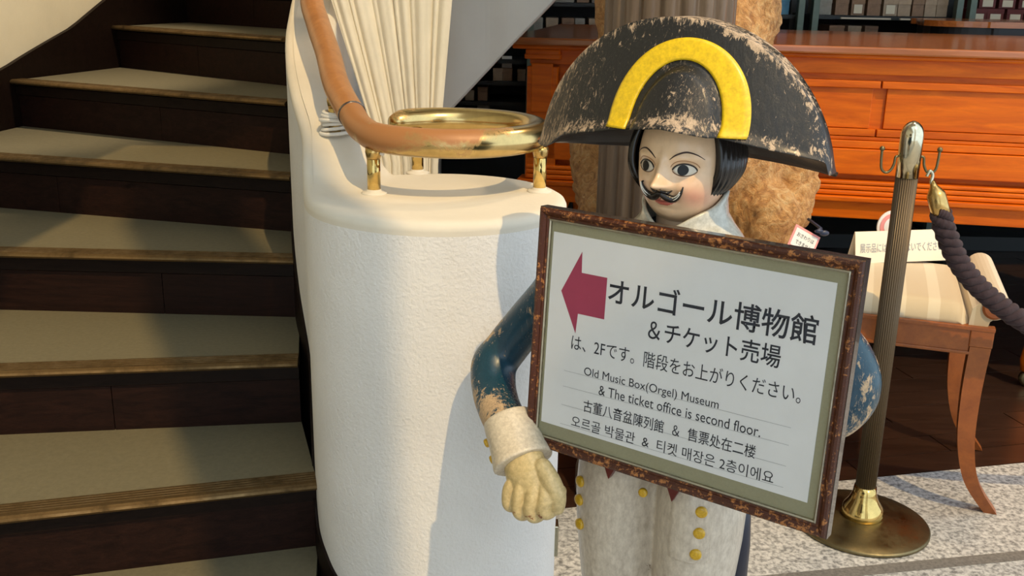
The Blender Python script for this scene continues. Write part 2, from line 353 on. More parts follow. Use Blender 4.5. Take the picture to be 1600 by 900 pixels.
# planks, laid obliquely
ang = atan2(.235, 1)+.0; pd = Vector((cos(ang), sin(ang), 0)); pn = Vector((-sin(ang), cos(ang), 0)); P0 = Vector((0, ey(0)+.004, 0))
for r_ in range(22):
    w0 = .003+r_*.115; off = -.9+(r_*.37 % .8)
    for k in range(5):
        s0 = off+k*1.0; s1 = s0+.995
        if s0 > 4.3: continue
        a = [P0+pd*s0+pn*w0, P0+pd*s1+pn*w0, P0+pd*s1+pn*(w0+.112), P0+pd*s0+pn*(w0+.112)]
        add('plank', *prism([(v.x, v.y) for v in a], -.016, -.001-.001*random.random()), M['plank'], wf)
struct(box('wall_back', (-3.2, 4.6, 6.6, 6.75, -.12, 3.4), M['backwall']))
struct(box('wall_right', (4.6, 4.75, 3.6, 6.75, -.12, 3.4), M['backwall']))
struct(box('ceiling', (-3.3, 4.75, 2.9, 6.75, 3.4, 3.55), M['ceiling']))
struct(box('ceiling', (-3.3, -.42, -3.5, 2.9, 3.4, 3.55), M['ceiling']))
struct(box('ceiling', (-.42, 1.5, 1.62, 2.9, 3.4, 3.55), M['ceiling']))
struct(box('wall_front', (-3.3, -1.6, -3.6, -3.45, 0, 3.4), M['wall']))
# street front of the tall glazed entrance: a slim pillar and an added unseen block shading the sign
struct(box('trim_2', (.80, 1.105, -1.0, -.88, 0, 6.5), M['wall']))
struct(box('shade_block', (1.27, 1.62, -1.0, -.88, 0, 4.35), M['wall']))
# wall on the outside of the stair (curved)
pts = [(-2.02, -3.45), (-2.02, -1.5), (-2.02, .4), (-1.99, 1.6), (-1.95, 2.6), (-1.89, 3.4), (-1.861, 3.728), (-1.78, 4.08), (-1.68, 4.42), (-1.57, 4.82), (-1.35, 5.2), (-1.0, 5.6), (-.5, 5.9)]
def wallstrip(pts, t, z0, z1):
    P = smoothpath([(a, b, 0) for a, b in pts], 6); V = []; F = []; n = len(P)
    for i, p in enumerate(P):
        t_ = (P[min(i+1, n-1)]-P[max(i-1, 0)]).normalized(); nn = Vector((-t_.y, t_.x, 0))
        za = z0(i/(n-1), p) if callable(z0) else z0; zb = z1(i/(n-1), p) if callable(z1) else z1
        V += [(p.x, p.y, za), (p.x, p.y, zb), (p.x+nn.x*t, p.y+nn.y*t, za), (p.x+nn.x*t, p.y+nn.y*t, zb)]
    for i in range(n-1):
        a = i*4; b = a+4
        F += [(a, b, b+1, a+1), (a+2, a+3, b+3, b+2), (a+1, b+1, b+3, a+3), (a, a+2, b+2, b)]
    F += [(0, 1, 3, 2), ((n-1)*4, (n-1)*4+2, (n-1)*4+3, (n-1)*4+1)]
    return V, F
struct(add('wall_left', *wallstrip(pts, .15, 0, 3.4), M['wall'], smooth=False))
# dark skirting that climbs with the stair on that wall
def sk(s, p):   # top edge of the skirting as a function of y
    y = p.y
    tab = [(-9, .30), (1.4, .42), (2.2, .64), (3.0, .89), (3.73, 1.075), (4.1, 1.195), (4.3, 1.297), (5, 1.6), (6.2, 1.7)]
    for (a, za), (b, zb) in zip(tab, tab[1:]):
        if a <= y <= b: return za+(zb-za)*(y-a)/(b-a)
    return 1.7
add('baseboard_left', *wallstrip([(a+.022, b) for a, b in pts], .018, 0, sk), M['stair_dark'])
struct(bpy.data.objects['baseboard_left'])

def fill_lamp(x, y, z, e, label):
    t = thing('fill_lamp', label, 'lamp', (x, y, z))
    add('rim', *lathe([(.17, 0), (.18, .01), (.18, .05), (.16, .055)], 32, 0, 0, -.055), M['white'], t)
    m, N, L, b = newmat('lamp_glow'); b.inputs['Emission Color'].default_value = (1, .72, .42, 1); b.inputs['Emission Strength'].default_value = 4
    add('diffuser', *lathe([(.155, 0), (.15, .006)], 32, 0, 0, -.056), m, t)
    l = bpy.data.lights.new('lamp_light', 'AREA'); l.shape = 'DISK'; l.size = .32; l.energy = e; l.color = (1, .74, .45)
    o = bpy.data.objects.new('lamp_light', l); COL.objects.link(o); o.parent = t; o.location = (0, 0, -.07)
t = thing('fill_spot', 'unseen spot lamp added to brighten the cream stair wall', 'lamp', (-.75, 3.2, 3.4))  # added out of view to lighten only the wall above the stair
sd = (Vector((-1.85, 3.75, 1.35))-Vector((-.75, 3.2, 3.28))).normalized(); sq = (-sd).to_track_quat('Z', 'Y').to_matrix().to_4x4()
add('bracket', *lathe([(.03, 0), (.03, -.02), (.008, -.03), (.008, -.1)], 16), M['white'], t)
add('can', *xf(lathe([(.03, .06), (.045, .04), (.045, -.06), (.040, -.06), (.036, .0)], 24), Matrix.Translation((0, 0, -.12)) @ sq), M['white'], t)
l = bpy.data.lights.new('spot_light', 'SPOT'); l.energy = 190; l.color = (1, .80, .55); l.spot_size = math.radians(48); l.spot_blend = .6; l.shadow_soft_size = .04
o = bpy.data.objects.new('spot_light', l); COL.objects.link(o); o.parent = t; o.matrix_local = Matrix.Translation(Vector((0, 0, -.12))+sd*.075) @ sq
fill_lamp(1.5, 3.1, 3.4, 26, 'unseen round lamp added as warm fill above the orange piano')  # added warm fill over the piano, no fixture known there
# ---------------------------------------------------------------- staircase
H = .17; Z0 = .34
NL = {-1: ((-.95, 1.30), (-.36, 1.72)), 0: ((-1.024, 1.803), (-.417, 1.972)), 1: ((-1.178, 2.160), (-.512, 2.261)), 2: ((-1.365, 2.583), (-.579, 2.569)),
      3: ((-1.589, 3.082), (-.640, 2.847)), 4: ((-1.863, 3.73), (-.722, 3.197)), 5: ((-1.807, 4.415), (-.83, 3.671))}
NL[6] = ((-1.60, 4.86), (-.90, 4.28))
NL[7] = ((-1.2, 5.35), (-.8, 4.75))
WX = lambda y: -1.99 if y < 1.6 else (-1.99+(y-1.6)*.04 if y < 2.6 else (-1.95+(y-2.6)*.075 if y < 3.4 else -1.89+(y-3.4)*.12 if y < 3.9 else -1.83+(y-3.9)*.285))
def ends(k):
    L_, R_ = Vector((*NL[k][0], 0)), Vector((*NL[k][1], 0)); d = (L_-R_).normalized()
    L2 = L_.copy()
    for _ in range(60):
        if L2.x > WX(L2.y)+.006: L2 += d*.02
    for _ in range(200):
        if L2.x < WX(L2.y)+.006: L2 -= d*.002
    return L2, R_+(-d)*(.0 if k <= 0 else .0), d
stair = thing('staircase', 'curved stair with dark wood risers and olive treads, left of the white parapet', 'staircase', (-1.2, 1.8, 0))
prof = [(0, 0), (0, -.008), (.004, -.016), (.012, -.022), (.012, -.03)]
def nosing_profile():
    # o: outwards from riser line (towards the viewer)
    p = [(-.055, -.006), (-.055, .0015)]
    o = -.053
    for i in range(4): p += [(o, .0035), (o+.006, .0035), (o+.007, .0005), (o+.0095, .0005)]; o += .0105
    p += [(-.010, .004), (.000, .003), (.007, -.001), (.0095, -.006), (.007, -.011), (.0, -.013), (-.055, -.013)]
    return p
RX = {-1: -.34, 0: -.400, 1: -.455}
for k in range(-2, 7):
    z = Z0+k*H
    L1, R1, d1 = ends(k) if k >= -1 else (Vector((-1.95, .6, 0)), Vector((-.36, 1.45, 0)), None)
    L2, R2, d2 = ends(k+1)
    if d1 is None: d1 = (L1-R1).normalized()
    o1 = Vector((d1.y, -d1.x, 0));
    if o1.y > 0: o1 = -o1
    o2 = Vector((d2.y, -d2.x, 0))
    if o2.y > 0: o2 = -o2
    bk = -.035
    A, B = L1+o1*-.05, R1+o1*-.05; C_, D_ = R2+o2*bk, L2+o2*bk
    tr = add('tread', *prism([(v.x, v.y) for v in (A, B, C_, D_)], z-.03, z), M['tread'], stair, world=True)
    add('nosing_strip', *extrude_profile(nosing_profile(), L1+Vector((0, 0, z)), R1+Vector((0, 0, z)), o1), M['nosing'], tr, world=True)
    # riser below this nosing: cap board, then two boards with a joint
    ri = L1+o1*-.030; rj = R1+o1*-.030; zb = z-H if k > -2 else 0
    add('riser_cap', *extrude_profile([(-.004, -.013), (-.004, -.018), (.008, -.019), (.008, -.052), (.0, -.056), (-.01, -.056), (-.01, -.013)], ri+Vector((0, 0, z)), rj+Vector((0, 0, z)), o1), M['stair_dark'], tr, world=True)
    js = {0: .56, 1: .30, 2: .27, 3: .62, 4: .45, 5: .5, 6: .4}.get(k, .5)
    mid = rj+(ri-rj)*js; dd = (ri-rj).normalized()
    for (a, b), m_ in (((ri, mid+dd*.001), 'stair_riser'), ((mid-dd*.001, rj), 'stair_riser')):
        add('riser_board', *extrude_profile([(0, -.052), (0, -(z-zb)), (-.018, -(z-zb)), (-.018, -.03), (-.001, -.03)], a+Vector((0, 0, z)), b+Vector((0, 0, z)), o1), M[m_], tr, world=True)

# ---------------------------------------------------------------- parapet with round end
PC = Vector((-.145, 2.0, 0)); PR = .252
def arc(a0, a1, n, r=PR): return [PC+Vector((r*cos(a0+(a1-a0)*i/n), r*sin(a0+(a1-a0)*i/n), 0)) for i in range(n+1)]
outer = [(-.50, 5.0), (-.56, 4.4), (-.61, 3.9), (-.645, 3.4), (-.650, 3.1), (-.632, 2.85), (-.595, 2.65), (-.541, 2.45), (-.484, 2.28), (-.457, 2.15), (-.438, 2.06), (-.421, 1.985), (-.401, 1.922), (-.370, 1.865), (-.332, 1.823), (-.290, 1.7915)]
outer = [p for p in smoothpath([(a, b, 0) for a, b in outer], 6)]
cir = arc(math.radians(243), math.radians(360+118), 64)
inner = [(-.285, 2.245), (-.325, 2.30), (-.365, 2.38), (-.405, 2.47), (-.455, 2.65), (-.497, 2.85), (-.515, 3.1), (-.51, 3.4), (-.475, 3.9), (-.425, 4.4), (-.365, 5.0)]
inner = [p for p in smoothpath([(a, b, 0) for a, b in inner], 6)]
path = [Vector((p.x, p.y, 0)) for p in outer+cir+inner]
def capz(p):
    y = p[1]; w = 1-ss(-.345, -.27, p[0])
    tab = [(2.0, 0), (2.06, .005), (2.10, .015), (2.16, .045), (2.28, .09), (2.45, .155), (2.65, .22), (2.9, .32), (3.4, .58), (4, .90), (5.2, 1.5)]
    h = 0
    for (a, za), (b, zb) in zip(tab, tab[1:]):
        if a <= y <= b: t = (y-a)/(b-a); h = za+(zb-za)*t
    if y > 2.3: w = 1
    return .98+h*w
n = len(path); V = []; F = []
def offs(d):
    out = []
    for i in range(n):
        t_ = (path[(i+1) % n]-path[i-1]).normalized(); nn = Vector((-t_.y, t_.x, 0)); out.append(path[i]+nn*d)
    return out
# inside is on the left of the travel direction?
ctr = PC
test = offs(.02); sg = 1 if (test[len(outer)+30]-ctr).length < PR else -1
rings = []
for d_, dz in ((.022, 0), (.012, -.0015), (.004, -.006), (0, -.014), (0, -.018), (0, -.026), (0, -.060), (0, -.2), (0, -.5)):
    rings.append([Vector((p.x, p.y, capz(path[i])+dz)) for i, p in enumerate(offs(sg*d_))])
rings.append([Vector((p.x, p.y, 0)) for p in path])
r0 = rings[0]
pl = [Vector((p.x, p.y)) for p in r0]
ins = []
gx = -.66
while gx < .14:
    gy = 1.72
    while gy < 5.0:
        ins.append(Vector((gx, gy))); gy += .02 if gy < 2.6 else .06
    gx += .02
def inside(q):
    c = False; j = n-1
    for i in range(n):
        a, b = pl[i], pl[j]
        if (a.y > q.y) != (b.y > q.y) and q.x < (b.x-a.x)*(q.y-a.y)/(b.y-a.y)+a.x: c = not c
        j = i
    return c
ins = [q_ for q_ in ins if inside(q_) and min((q_-p).length for p in pl) > .008]
cv, ce, cf, *_ = geometry.delaunay_2d_cdt(pl+ins, [(i, (i+1) % n) for i in range(n)], [], 1, 1e-6)
capV = [(v.x, v.y, capz(v)) for v in cv]; capF = [tuple(f) for f in cf]
# cap: smooth; side: rough plaster
par = struct(thing('wall_parapet', None, None, (-.13, 2.0, 0), 0, kind='structure'))
V = []; F = []
for r_ in rings[:6]: V += r_
for k in range(5):
    for i in range(n): j = (i+1) % n; F.append((k*n+i, k*n+j, (k+1)*n+j, (k+1)*n+i))
cm = join((capV, capF), (V, F))
pcap = add('parapet_cap', *cm, M['cap'], par, world=True, smooth=True)
bm = bmesh.new(); bm.from_mesh(pcap.data); bmesh.ops.remove_doubles(bm, verts=bm.verts, dist=.0004); bmesh.ops.recalc_face_normals(bm, faces=bm.faces); bm.to_mesh(pcap.data); bm.free()
V = []; F = []
side = [[p+Vector((0, 0, 0)) for p in rings[5]]]+rings[6:]
for r_ in side: V += r_
for k in range(len(side)-1):
    for i in range(n): j = (i+1) % n; F.append((k*n+i, k*n+j, (k+1)*n+j, (k+1)*n+i))
add('parapet_side', V, F, M['plaster'], par, world=True, smooth=True)
# dark skirting bent round the foot of the parapet on the stair side
sp = outer[2:]+arc(math.radians(243), math.radians(252), 4)
V = []; F = []; m_ = len(sp)
for i, p in enumerate(sp):
    t_ = (sp[min(i+1, m_-1)]-sp[max(i-1, 0)]).normalized(); nn = Vector((-t_.y, t_.x, 0))*(-sg)*.006
    y = p.y
    tab = [(1.70, .10), (1.80, .16), (1.845, .194), (1.885, .223), (1.944, .252), (1.98, .285), (2.05, .335), (2.4, .60), (3, .98), (5, 2.0)]
    zt = .1
    for (a, za), (b, zb_) in zip(tab, tab[1:]):
        if a <= y <= b: zt = za+(zb_-za)*(y-a)/(b-a)
    zt = max(zt, .02)
    V += [(p.x+nn.x, p.y+nn.y, 0), (p.x+nn.x, p.y+nn.y, zt), (p.x, p.y, zt), (p.x, p.y, 0)]
for i in range(m_-1):
    a = 4*i; F += [(a, a+4, a+5, a+1), (a+1, a+5, a+6, a+2)]
struct(add('baseboard_right', V, F, M['stair_dark']))

# upper flight seen from the side: curved plastered slab
lo = smoothpath([(-.75, 3.62, .52), (-.50, 3.46, .70), (-.33, 3.37, .87), (-.215, 3.30, .985), (-.10, 3.26, 1.11), (-.012, 3.22, 1.207), (.12, 3.20, 1.345), (.35, 3.25, 1.60), (.62, 3.35, 1.9), (.9, 3.5, 2.2)], 6)
V = []; F = []; m_ = len(lo)
for p in lo:
    V += [(p.x, p.y, p.z+.012), (p.x, p.y+.006, p.z+.003), (p.x, p.y+.02, p.z), (p.x-.05, p.y+.5, p.z+.02), (p.x-.05, p.y+.5, p.z+1.6), (p.x, p.y, p.z+1.6)]
for i in range(m_-1):
    for k in range(6): a = i*6+k; b = i*6+(k+1) % 6; F.append((a, b, b+6, a+6))
F += [tuple(range(6)), tuple(range((m_-1)*6, m_*6))]
struct(add('wall_upper', V, F, M['smooth']))

# ---------------------------------------------------------------- handrail
hr = thing('handrail', 'tan wooden handrail ending in a brass spiral ring on the white parapet', 'handrail', (-.13, 2.11, .98))
ringP = []
for i in range(81):
    a = math.radians(204+(497-204)*i/80); ringP.append(Vector((-.13+.18*cos(a), 2.108+.175*sin(a), 1.093)))
lead = smoothpath([(-.352, 2.175, 1.118), (-.325, 2.105, 1.100), (-.295, 2.04, 1.0935)], 5)
rp = lead[:-1]+ringP[1:]
add('spiral_ring', *sweep(rp, [.0285]*(len(rp)-3)+[.0275, .026, .022], 28, round_end=True), M['ring'], hr, world=True, smooth=True)
wood_p = smoothpath([(-.349, 2.168, 1.115), (-.385, 2.25, 1.145), (-.412, 2.32, 1.176), (-.446, 2.44, 1.222), (-.498, 2.60, 1.284), (-.540, 2.74, 1.345), (-.575, 2.95, 1.45), (-.60, 3.3, 1.64), (-.57, 3.9, 1.96)], 8)
add('wooden_rail', *sweep(wood_p, .0300, 28), M['rail'], hr, world=True, smooth=True)
add('joint_collar', *sweep([wood_p[0]+(wood_p[0]-wood_p[1])*.1, wood_p[1]*.8+wood_p[0]*.2], .0306, 28), M['frame_side'], hr, world=True, smooth=True)
for (x, y, zb, zt) in ((-.282, 1.999, .98, 1.068), (.053, 2.052, .98, 1.068), (-.217, 2.235, .98, 1.07), (-.405, 2.268, 1.045, 1.135)):
    po = add('rail_post', *lathe([(.0135, 0), (.0135, zt-zb)], 24, x, y, zb), M['brass'], hr, world=True, smooth=True)
    add('saddle', *lathe([(.0137, 0), (.0150, .006), (.0165, .014), (.0160, .022)], 24, x, y, zt-.018), M['brass_old'], po, world=True, smooth=True)
    add('flange', *lathe([(.026, -.001), (.026, .002), (.022, .004), (.0155, .005), (.0138, .009)], 24, x, y, zb), M['cap'], po, world=True, smooth=True)
# cord wound round the post beneath the wooden rail
ck = []
for i in range(6*28+1):
    a = 2*pi*i/28; k = i/28; r_ = .030+.004*sin(k*2.1)
    ck.append(Vector((-.397+r_*1.15*cos(a), 2.262+r_*sin(a), 1.060+.0085*k+.003*sin(a+k))))
ck += smoothpath([ck[-1], (-.36, 2.20, 1.098), (-.335, 2.13, 1.083), (-.30, 2.04, 1.066), (-.262, 1.99, 1.062)], 6)[1:]
cd = add('tie_cord', *sweep(ck, .0042, 8), M['cord'], None, smooth=True)
top(cd, 'white cord coiled around the brass post under the wooden handrail', 'cord')

# ---------------------------------------------------------------- curtain
cu = []; F = []; NU, NV = 240, 60
for j in range(NV+1):
    v = j/NV; z = .02+v*2.9
    h = max(0, min(1.2, (z-.9)/.45)); xl = -.385-.135*h; xr = -.222+.040*h; 
    if z < .9: xl = -.385; xr = -.222
    for i in range(NU+1):
        u = i/NU
        uu = u+.010*sin(3.1*z+u*5)
        a = .010+.006*h
        ph = uu*2*pi*6.2+1.1*sin(5.3*u+.4)+.8*sin(11*u)
        y = 2.86+(a*.42)*(sin(ph)+.35*sin(2*ph+.6))+.0035*sin(uu*2*pi*15+1.3+z*.6)*(.4+.6*sin(9*u)**2)+.022*sin(uu*pi*1.3+.5)
        x = xl+(xr-xl)*u+.0035*cos(ph)
        cu.append((x, y, z))
for j in range(NV):
    for i in range(NU): a = j*(NU+1)+i; F.append((a, a+1, a+NU+2, a+NU+1))
c_ = add('curtain', cu, F, M['curtain'], None, smooth=True); s_ = c_.modifiers.new('s', 'SOLIDIFY'); s_.thickness = .0025
top(c_, 'cream linen curtain hanging in folds behind the handrail', 'curtain')

# small metal plate at the foot of the round parapet end
pp = Vector((.128, 1.955, .22))
o = box('wall_plate', (.1035, .113, 1.965, 2.000, .175, .250), M['chrome_brass'], None, .002)
top(o, 'small pale metal plate low on the right side of the round white pillar', 'plate')

# ================================================================== FLUTED COLUMN
def fl_(a): return 1-.045*abs(sin(a*12))**.6 if True else 1
t = thing('fluted_column', 'brown fluted wooden column standing behind the statue', 'column', (.383, 2.62, 0))
fl24 = lambda a: 1-.085*(max(0, cos(a*20)*.5+.5))**2
add('shaft', *lathe([(.163, .14), (.1635, 3.2)], 480, 0, 0, 0, fl24), M['column'], t, smooth=True)
add('base', *lathe([(.19, 0), (.19, .06), (.185, .08), (.172, .1), (.172, .14)], 64), M['column'], t, smooth=False)

# ================================================================== PIANO
pn_ = thing('piano', 'large polished orange brown piano behind the statue and teddy bear', 'piano', (.02, 3.70, 0), -.182)
def pbox(name, x0, x1, y0, y1, z0, z1, m='piano', c=.004, par=None, label=None): return box(name, (x0, x1, y0, y1, z0, z1), M[m], par or pn_, c, label=label)
zz = lambda py: 1.211-(py-71)*.0022
LX = 2.75
v, f = boxvf(-.05, LX, -.055, 1.30, 1.185, 1.211, .006); add('lid', v, f, M['piano_top'], pn_)
pbox('lid_moulding', -.03, LX-.02, -.035, 1.28, 1.170, 1.186, 'piano', .006)
pbox('frieze', .03, LX-.06, -.004, 1.2, 1.118, 1.171, 'piano', .002)
pbox('body', .03, LX-.06, .018, 1.2, .64, 1.12, 'piano', .002)
for x0, x1 in ((.155, 1.238), (1.244, LX-.15)):      # two long front panels with frames
    fr = pbox('front_panel', x0+.02, x1-.02, .006, .02, zz(196), zz(134), 'piano', .002)
    pbox('panel_rail', x0, x1, -.006, .02, zz(134), zz(123), 'piano', .0025, fr)
    pbox('panel_rail', x0, x1, -.006, .02, zz(208), zz(197), 'piano', .0025, fr)
    pbox('panel_stile', x0, x0+.018, -.004, .02, zz(197), zz(134), 'piano', .002, fr) if x0 < 1 else None
pbox('cornice_strip', .03, LX-.06, -.010, .02, zz(214), zz(209), 'piano', .002)
pbox('upper_ledge', .03, LX-.06, -.020, .02, zz(226), zz(214.5), 'piano', .003)
pbox('fall_board', .03, LX-.06, -.030, .02, zz(267), zz(227), 'piano', .004)
for a, b, o_ in ((277, 283, .036), (284, 291, .040), (292, 299, .046)): pbox('bead', .03, LX-.06, -o_, .02, zz(b), zz(a), 'piano', .005)
pbox('lower_ledge', .0, LX-.03, -.066, .05, zz(308), zz(300), 'piano', .004)
pbox('key_bed', .02, LX-.05, -.045, 1.15, zz(336), zz(309), 'piano', .004)
# corner pilaster
pi_ = pbox('pilaster', .025, .135, -.030, .02, zz(300), 1.11, 'piano', .003)
pbox('pilaster_panel', .042, .118, -.036, -.029, zz(190), zz(112), 'piano', .003, pi_)
pbox('pilaster_neck', .015, .145, -.038, .02, zz(105), zz(97), 'piano', .004, pi_)
pbox('pilaster_cap', .018, .142, -.034, .02, 1.135, 1.170, 'piano', .006, pi_)
for x, y in ((.12, .08), (1.9, .12), (.12, 1.1), (2.62, .12), (2.62, 1.1)):
    lg = add('leg', *lathe([(.028, .06), (.035, .1), (.028, .16), (.05, .3), (.055, .5), (.045, .56), (.06, .6), (.06, .64)], 24, x, y, 0), M['piano'], pn_, smooth=True)
    add('caster', *xf(lathe([(.02, -.012), (.03, -.008), (.03, .008), (.02, .012)], 20), Matrix.Translation((x, y, .030)) @ Matrix.Rotation(pi/2, 4, 'X')), M['brass_dk'], lg, smooth=True)
# second piano further back on the right, only its curved lid shows
t = thing('piano', 'dark second piano with curved lid edge, behind the orange piano at right', 'piano', (2.3, 5.0, 0), .02)
crv = [(-.35, .0), (-.30, -.10), (-.15, -.17), (.1, -.2), (1.6, -.2), (1.6, .36), (-.1, .36), (-.3, .2)]
cp_ = [(p.x, p.y) for p in smoothpath([(a, b, 0) for a, b in crv+[crv[0]]], 5)[:-1]]
add('lid', *prism(cp_, 1.235, 1.262), M['piano_top'], t)
add('body', *prism([(a*.96+.02, b*.94) for a, b in cp_], .75, 1.234), M['dark'], t)
for x, y in ((-.1, .05), (1.4, 0), (1.3, .25)): add('leg', *lathe([(.03, 0), (.05, .4), (.06, .75)], 16, x, y), M['dark'], t, smooth=True)

# ================================================================== DISPLAY CASES
def case(name, label, x0, x1, shelves, posts):
    t = thing(name, label, 'cabinet', ((x0+x1)/2, 5.5, 0)); cx = (x0+x1)/2
    box('back_panel', (x0-cx, x1-cx, .42, .44, .05, 2.3), M['case_dark'], t)
    box('plinth', (x0-cx, x1-cx, .0, .42, 0, .08), M['case_dark'], t)
    box('top_panel', (x0-cx, x1-cx, .0, .42, 2.28, 2.3), M['case'], t)
    for z in shelves:
        s_ = box('shelf', (x0-cx+.01, x1-cx-.01, .02, .42, z-.02, z), M['case_dark'], t)
    for p in posts: box('post', (p-cx-.017, p-cx+.017, -.03, .02, 0, 2.3), M['case'], t, .003)
    g = box('glass_pane', (x0-cx+.02, x1-cx-.02, -.008, -.003, .09, 2.27), M['glass'], t)
    return t
case('display_case', 'dark glazed case of cartons seen left of the piano, beyond the stair', -.62, .86, (.49, .60, .775, .885, 1.00, 1.145, 1.30), (-.60, .072))
case('display_case', 'glazed case behind the teddy bear with pale cartons and one blue box', .90, 1.50, (.9, 1.10, 1.26), (.92, 1.488))
case('display_case', 'long glazed case of cartons above the orange piano lid', 1.55, 2.33, (.95, 1.10, 1.262), (1.565, 2.315))
case('display_case', 'glazed case holding the maroon labelled boxes at upper right', 2.37, 3.6, (.95, 1.10, 1.240), (2.385,))
nb = [0]
def carton(x0, x1, z0, h, m, label, group=None, lab=None, cat='box', y=5.56, dpt=.2):
    t = thing('carton', label, cat, ((x0+x1)/2, y, z0), 0, group); w = (x1-x0)/2
    box('body', (-w, w, 0, dpt, 0, h*.78), M[m], t, .002)
    box('lid', (-w-.0012, w+.0012, -.002, dpt+.002, h*.66, h), M[m], t, .002)
    if lab: box('sticker', (-w*.62, w*.62, -.0045, -.002, h*.12, h*.62), M[lab], t)
    return t
ordn = ['first', 'second', 'third', 'fourth', 'fifth', 'sixth', 'seventh', 'eighth', 'ninth', 'tenth']
row = [(.083, .137, 'box3'), (.155, .219, 'box1'), (.240, .304, 'box2'), (.310, .361, 'box3'), (.384, .440, 'box1'), (.455, .52, 'box2')]
for i, (a, b, m_) in enumerate(row): carton(a, b, 1.146, .075, m_, f'small carton on the shelf level with the piano lid, {ordn[i]} from the green post', 'cartons level with the piano lid')
for i, (a, b, m_) in enumerate([(.18, .30, 'box3'), (.315, .38, 'box2'), (.395, .455, 'box3')]): carton(a, b, 1.301, .075, m_, f'carton at the top edge of the view between stair slab and column, {ordn[i]} from left', 'cartons at the top edge')
carton(-.125, -.073, .886, .066, 'box1', 'beige carton beneath the white card, left one of the touching pair', 'paired cartons')
carton(-.071, -.021, .886, .066, 'box2', 'brown carton beneath the white card, right one of the touching pair', 'paired cartons')
carton(.008, .05, .886, .062, 'box1', 'beige carton just left of the green case post', None)
carton(-.207, -.155, .776, .075, 'box2', 'brown carton low under the stair slab, taller upper one', None)
carton(-.276, -.228, .776, .055, 'box1', 'beige carton in the narrow tip between stair slab and brass ring', None)
carton(-.207, -.148, .69, .062, 'box3', 'grey carton right above the brass ring, below the brown one', None)
carton(-.29, -.215, .69, .04, 'box3', 'flat grey carton touching the brass ring outline', None)
o = box('price_card', (-.078, -.024, 5.575, 5.579, .954, 1.016), M['white'], None); top(o, 'white card standing on the paired cartons under the stair slab', 'card')
# case over the lid
xs = [(1.60, 1.67, 'box3'), (1.69, 1.76, 'box2'), (1.775, 1.845, 'box2'), (1.86, 1.93, 'box2'), (1.945, 2.02, 'box1'), (2.023, 2.09, 'box1'), (2.10, 2.16, 'box2'), (2.165, 2.225, 'box1'), (2.228, 2.285, 'box1')]
for i, (a, b, m_) in enumerate(xs): carton(a, b, 1.263, .09, m_, f'carton on the case shelf above the orange piano, {ordn[i]} from left', 'cartons above the piano', 'lab' if i in (2, 4) else None)
for i, (a, b, m_) in enumerate([(1.67, 1.75, 'box2'), (1.77, 1.84, 'box1'), (1.86, 1.93, 'box2')]): carton(a, b, 1.165, .045, m_, f'low carton under the case shelf above the piano lid, {ordn[i]} from left', 'low cartons behind the piano lid')
for i in (0, 1): o = box('shelf_strip', (1.70+i*.31, 1.96+i*.29, 5.47, 5.49, 1.246, 1.254), M['shelf_edge'], None); top(o, 'pale shelf edge strip above the piano lid, '+('left one' if i == 0 else 'right one'), 'strip', 'pale shelf strips')  # plain pale edging along the shelf boards
for i, (a, z) in enumerate([(2.41, 1.241), (2.50, 1.241), (2.605, 1.241), (2.71, 1.241), (2.45, 1.312), (2.555, 1.312), (2.66, 1.312)]):
    carton(a, a+.088, z, .069, 'box4', ('lower' if i < 4 else 'upper')+f' row maroon box with cream label at upper right, {ordn[i if i < 4 else i-4]} from left', 'maroon boxes', 'lab')
carton(1.33, 1.385, 1.261, .10, 'box1', 'pale carton in the case behind the teddy bear', None)
carton(1.395, 1.445, 1.261, .10, 'box5', 'light blue box in the case beside the teddy bear', None)

# ================================================================== BENCH
BO = Vector((1.262, 2.50, 0)); BY = -.33
bn = thing('upholstered_bench', 'wooden bench with striped cream seat and scroll arms beside the brass stanchion', 'bench', BO, BY)
BW = 1.05; BD = .46
leg_pts = lambda x, y, sx, sy: smoothpath([(x, y, .50), (x-.004*sx, y, .36), (x+.004*sx, y+.002*sy, .22), (x+.036*sx, y+.020*sy, .10), (x+.100*sx, y+.055*sy, .0)], 6)
def square_sweep(P, w0, w1):
    V = []; F = []; n = len(P)
    for i, p in enumerate(P):
        w = w0+(w1-w0)*i/(n-1); V += [(p.x-w, p.y-w, p.z), (p.x+w, p.y-w, p.z), (p.x+w, p.y+w, p.z), (p.x-w, p.y+w, p.z)]
    for i in range(n-1):
        for k in range(4): F.append((i*4+k, i*4+(k+1) % 4, i*4+4+(k+1) % 4, i*4+4+k))
    return V, F+[(0, 1, 2, 3), tuple(range(4*n-4, 4*n))]
for x, y, sx, sy in ((-.025, .0, 1, 1), (-.025, BD-.03, 1, 1), (-BW+.03, .0, -1, 1), (-BW+.03, BD-.03, -1, 1)):
    add('leg', *square_sweep(leg_pts(x, y, sx, sy), .026, .017), M['bench'], bn)
box('front_rail', (-BW, -.052, -.022, .0, .475, .550), M['bench'], bn, .003)
box('front_rail_bead', (-BW, -.051, -.026, -.02, .478, .486), M['bench'], bn, .002)
box('top_moulding', (-BW, .004, -.028, .0, .545, .556), M['bench'], bn, .002)
box('back_rail', (-BW, -.05, BD-.03, BD-.008, .475, .550), M['bench'], bn, .003)
for x in (-.045, -BW+.02): box('side_rail', (x-.0, x+.025, .0, BD-.02, .475, .550), M['bench'], bn, .003)
box('corner_block', (-.054, .003, -.026, .026, .50, .548), M['bench'], bn, .003)
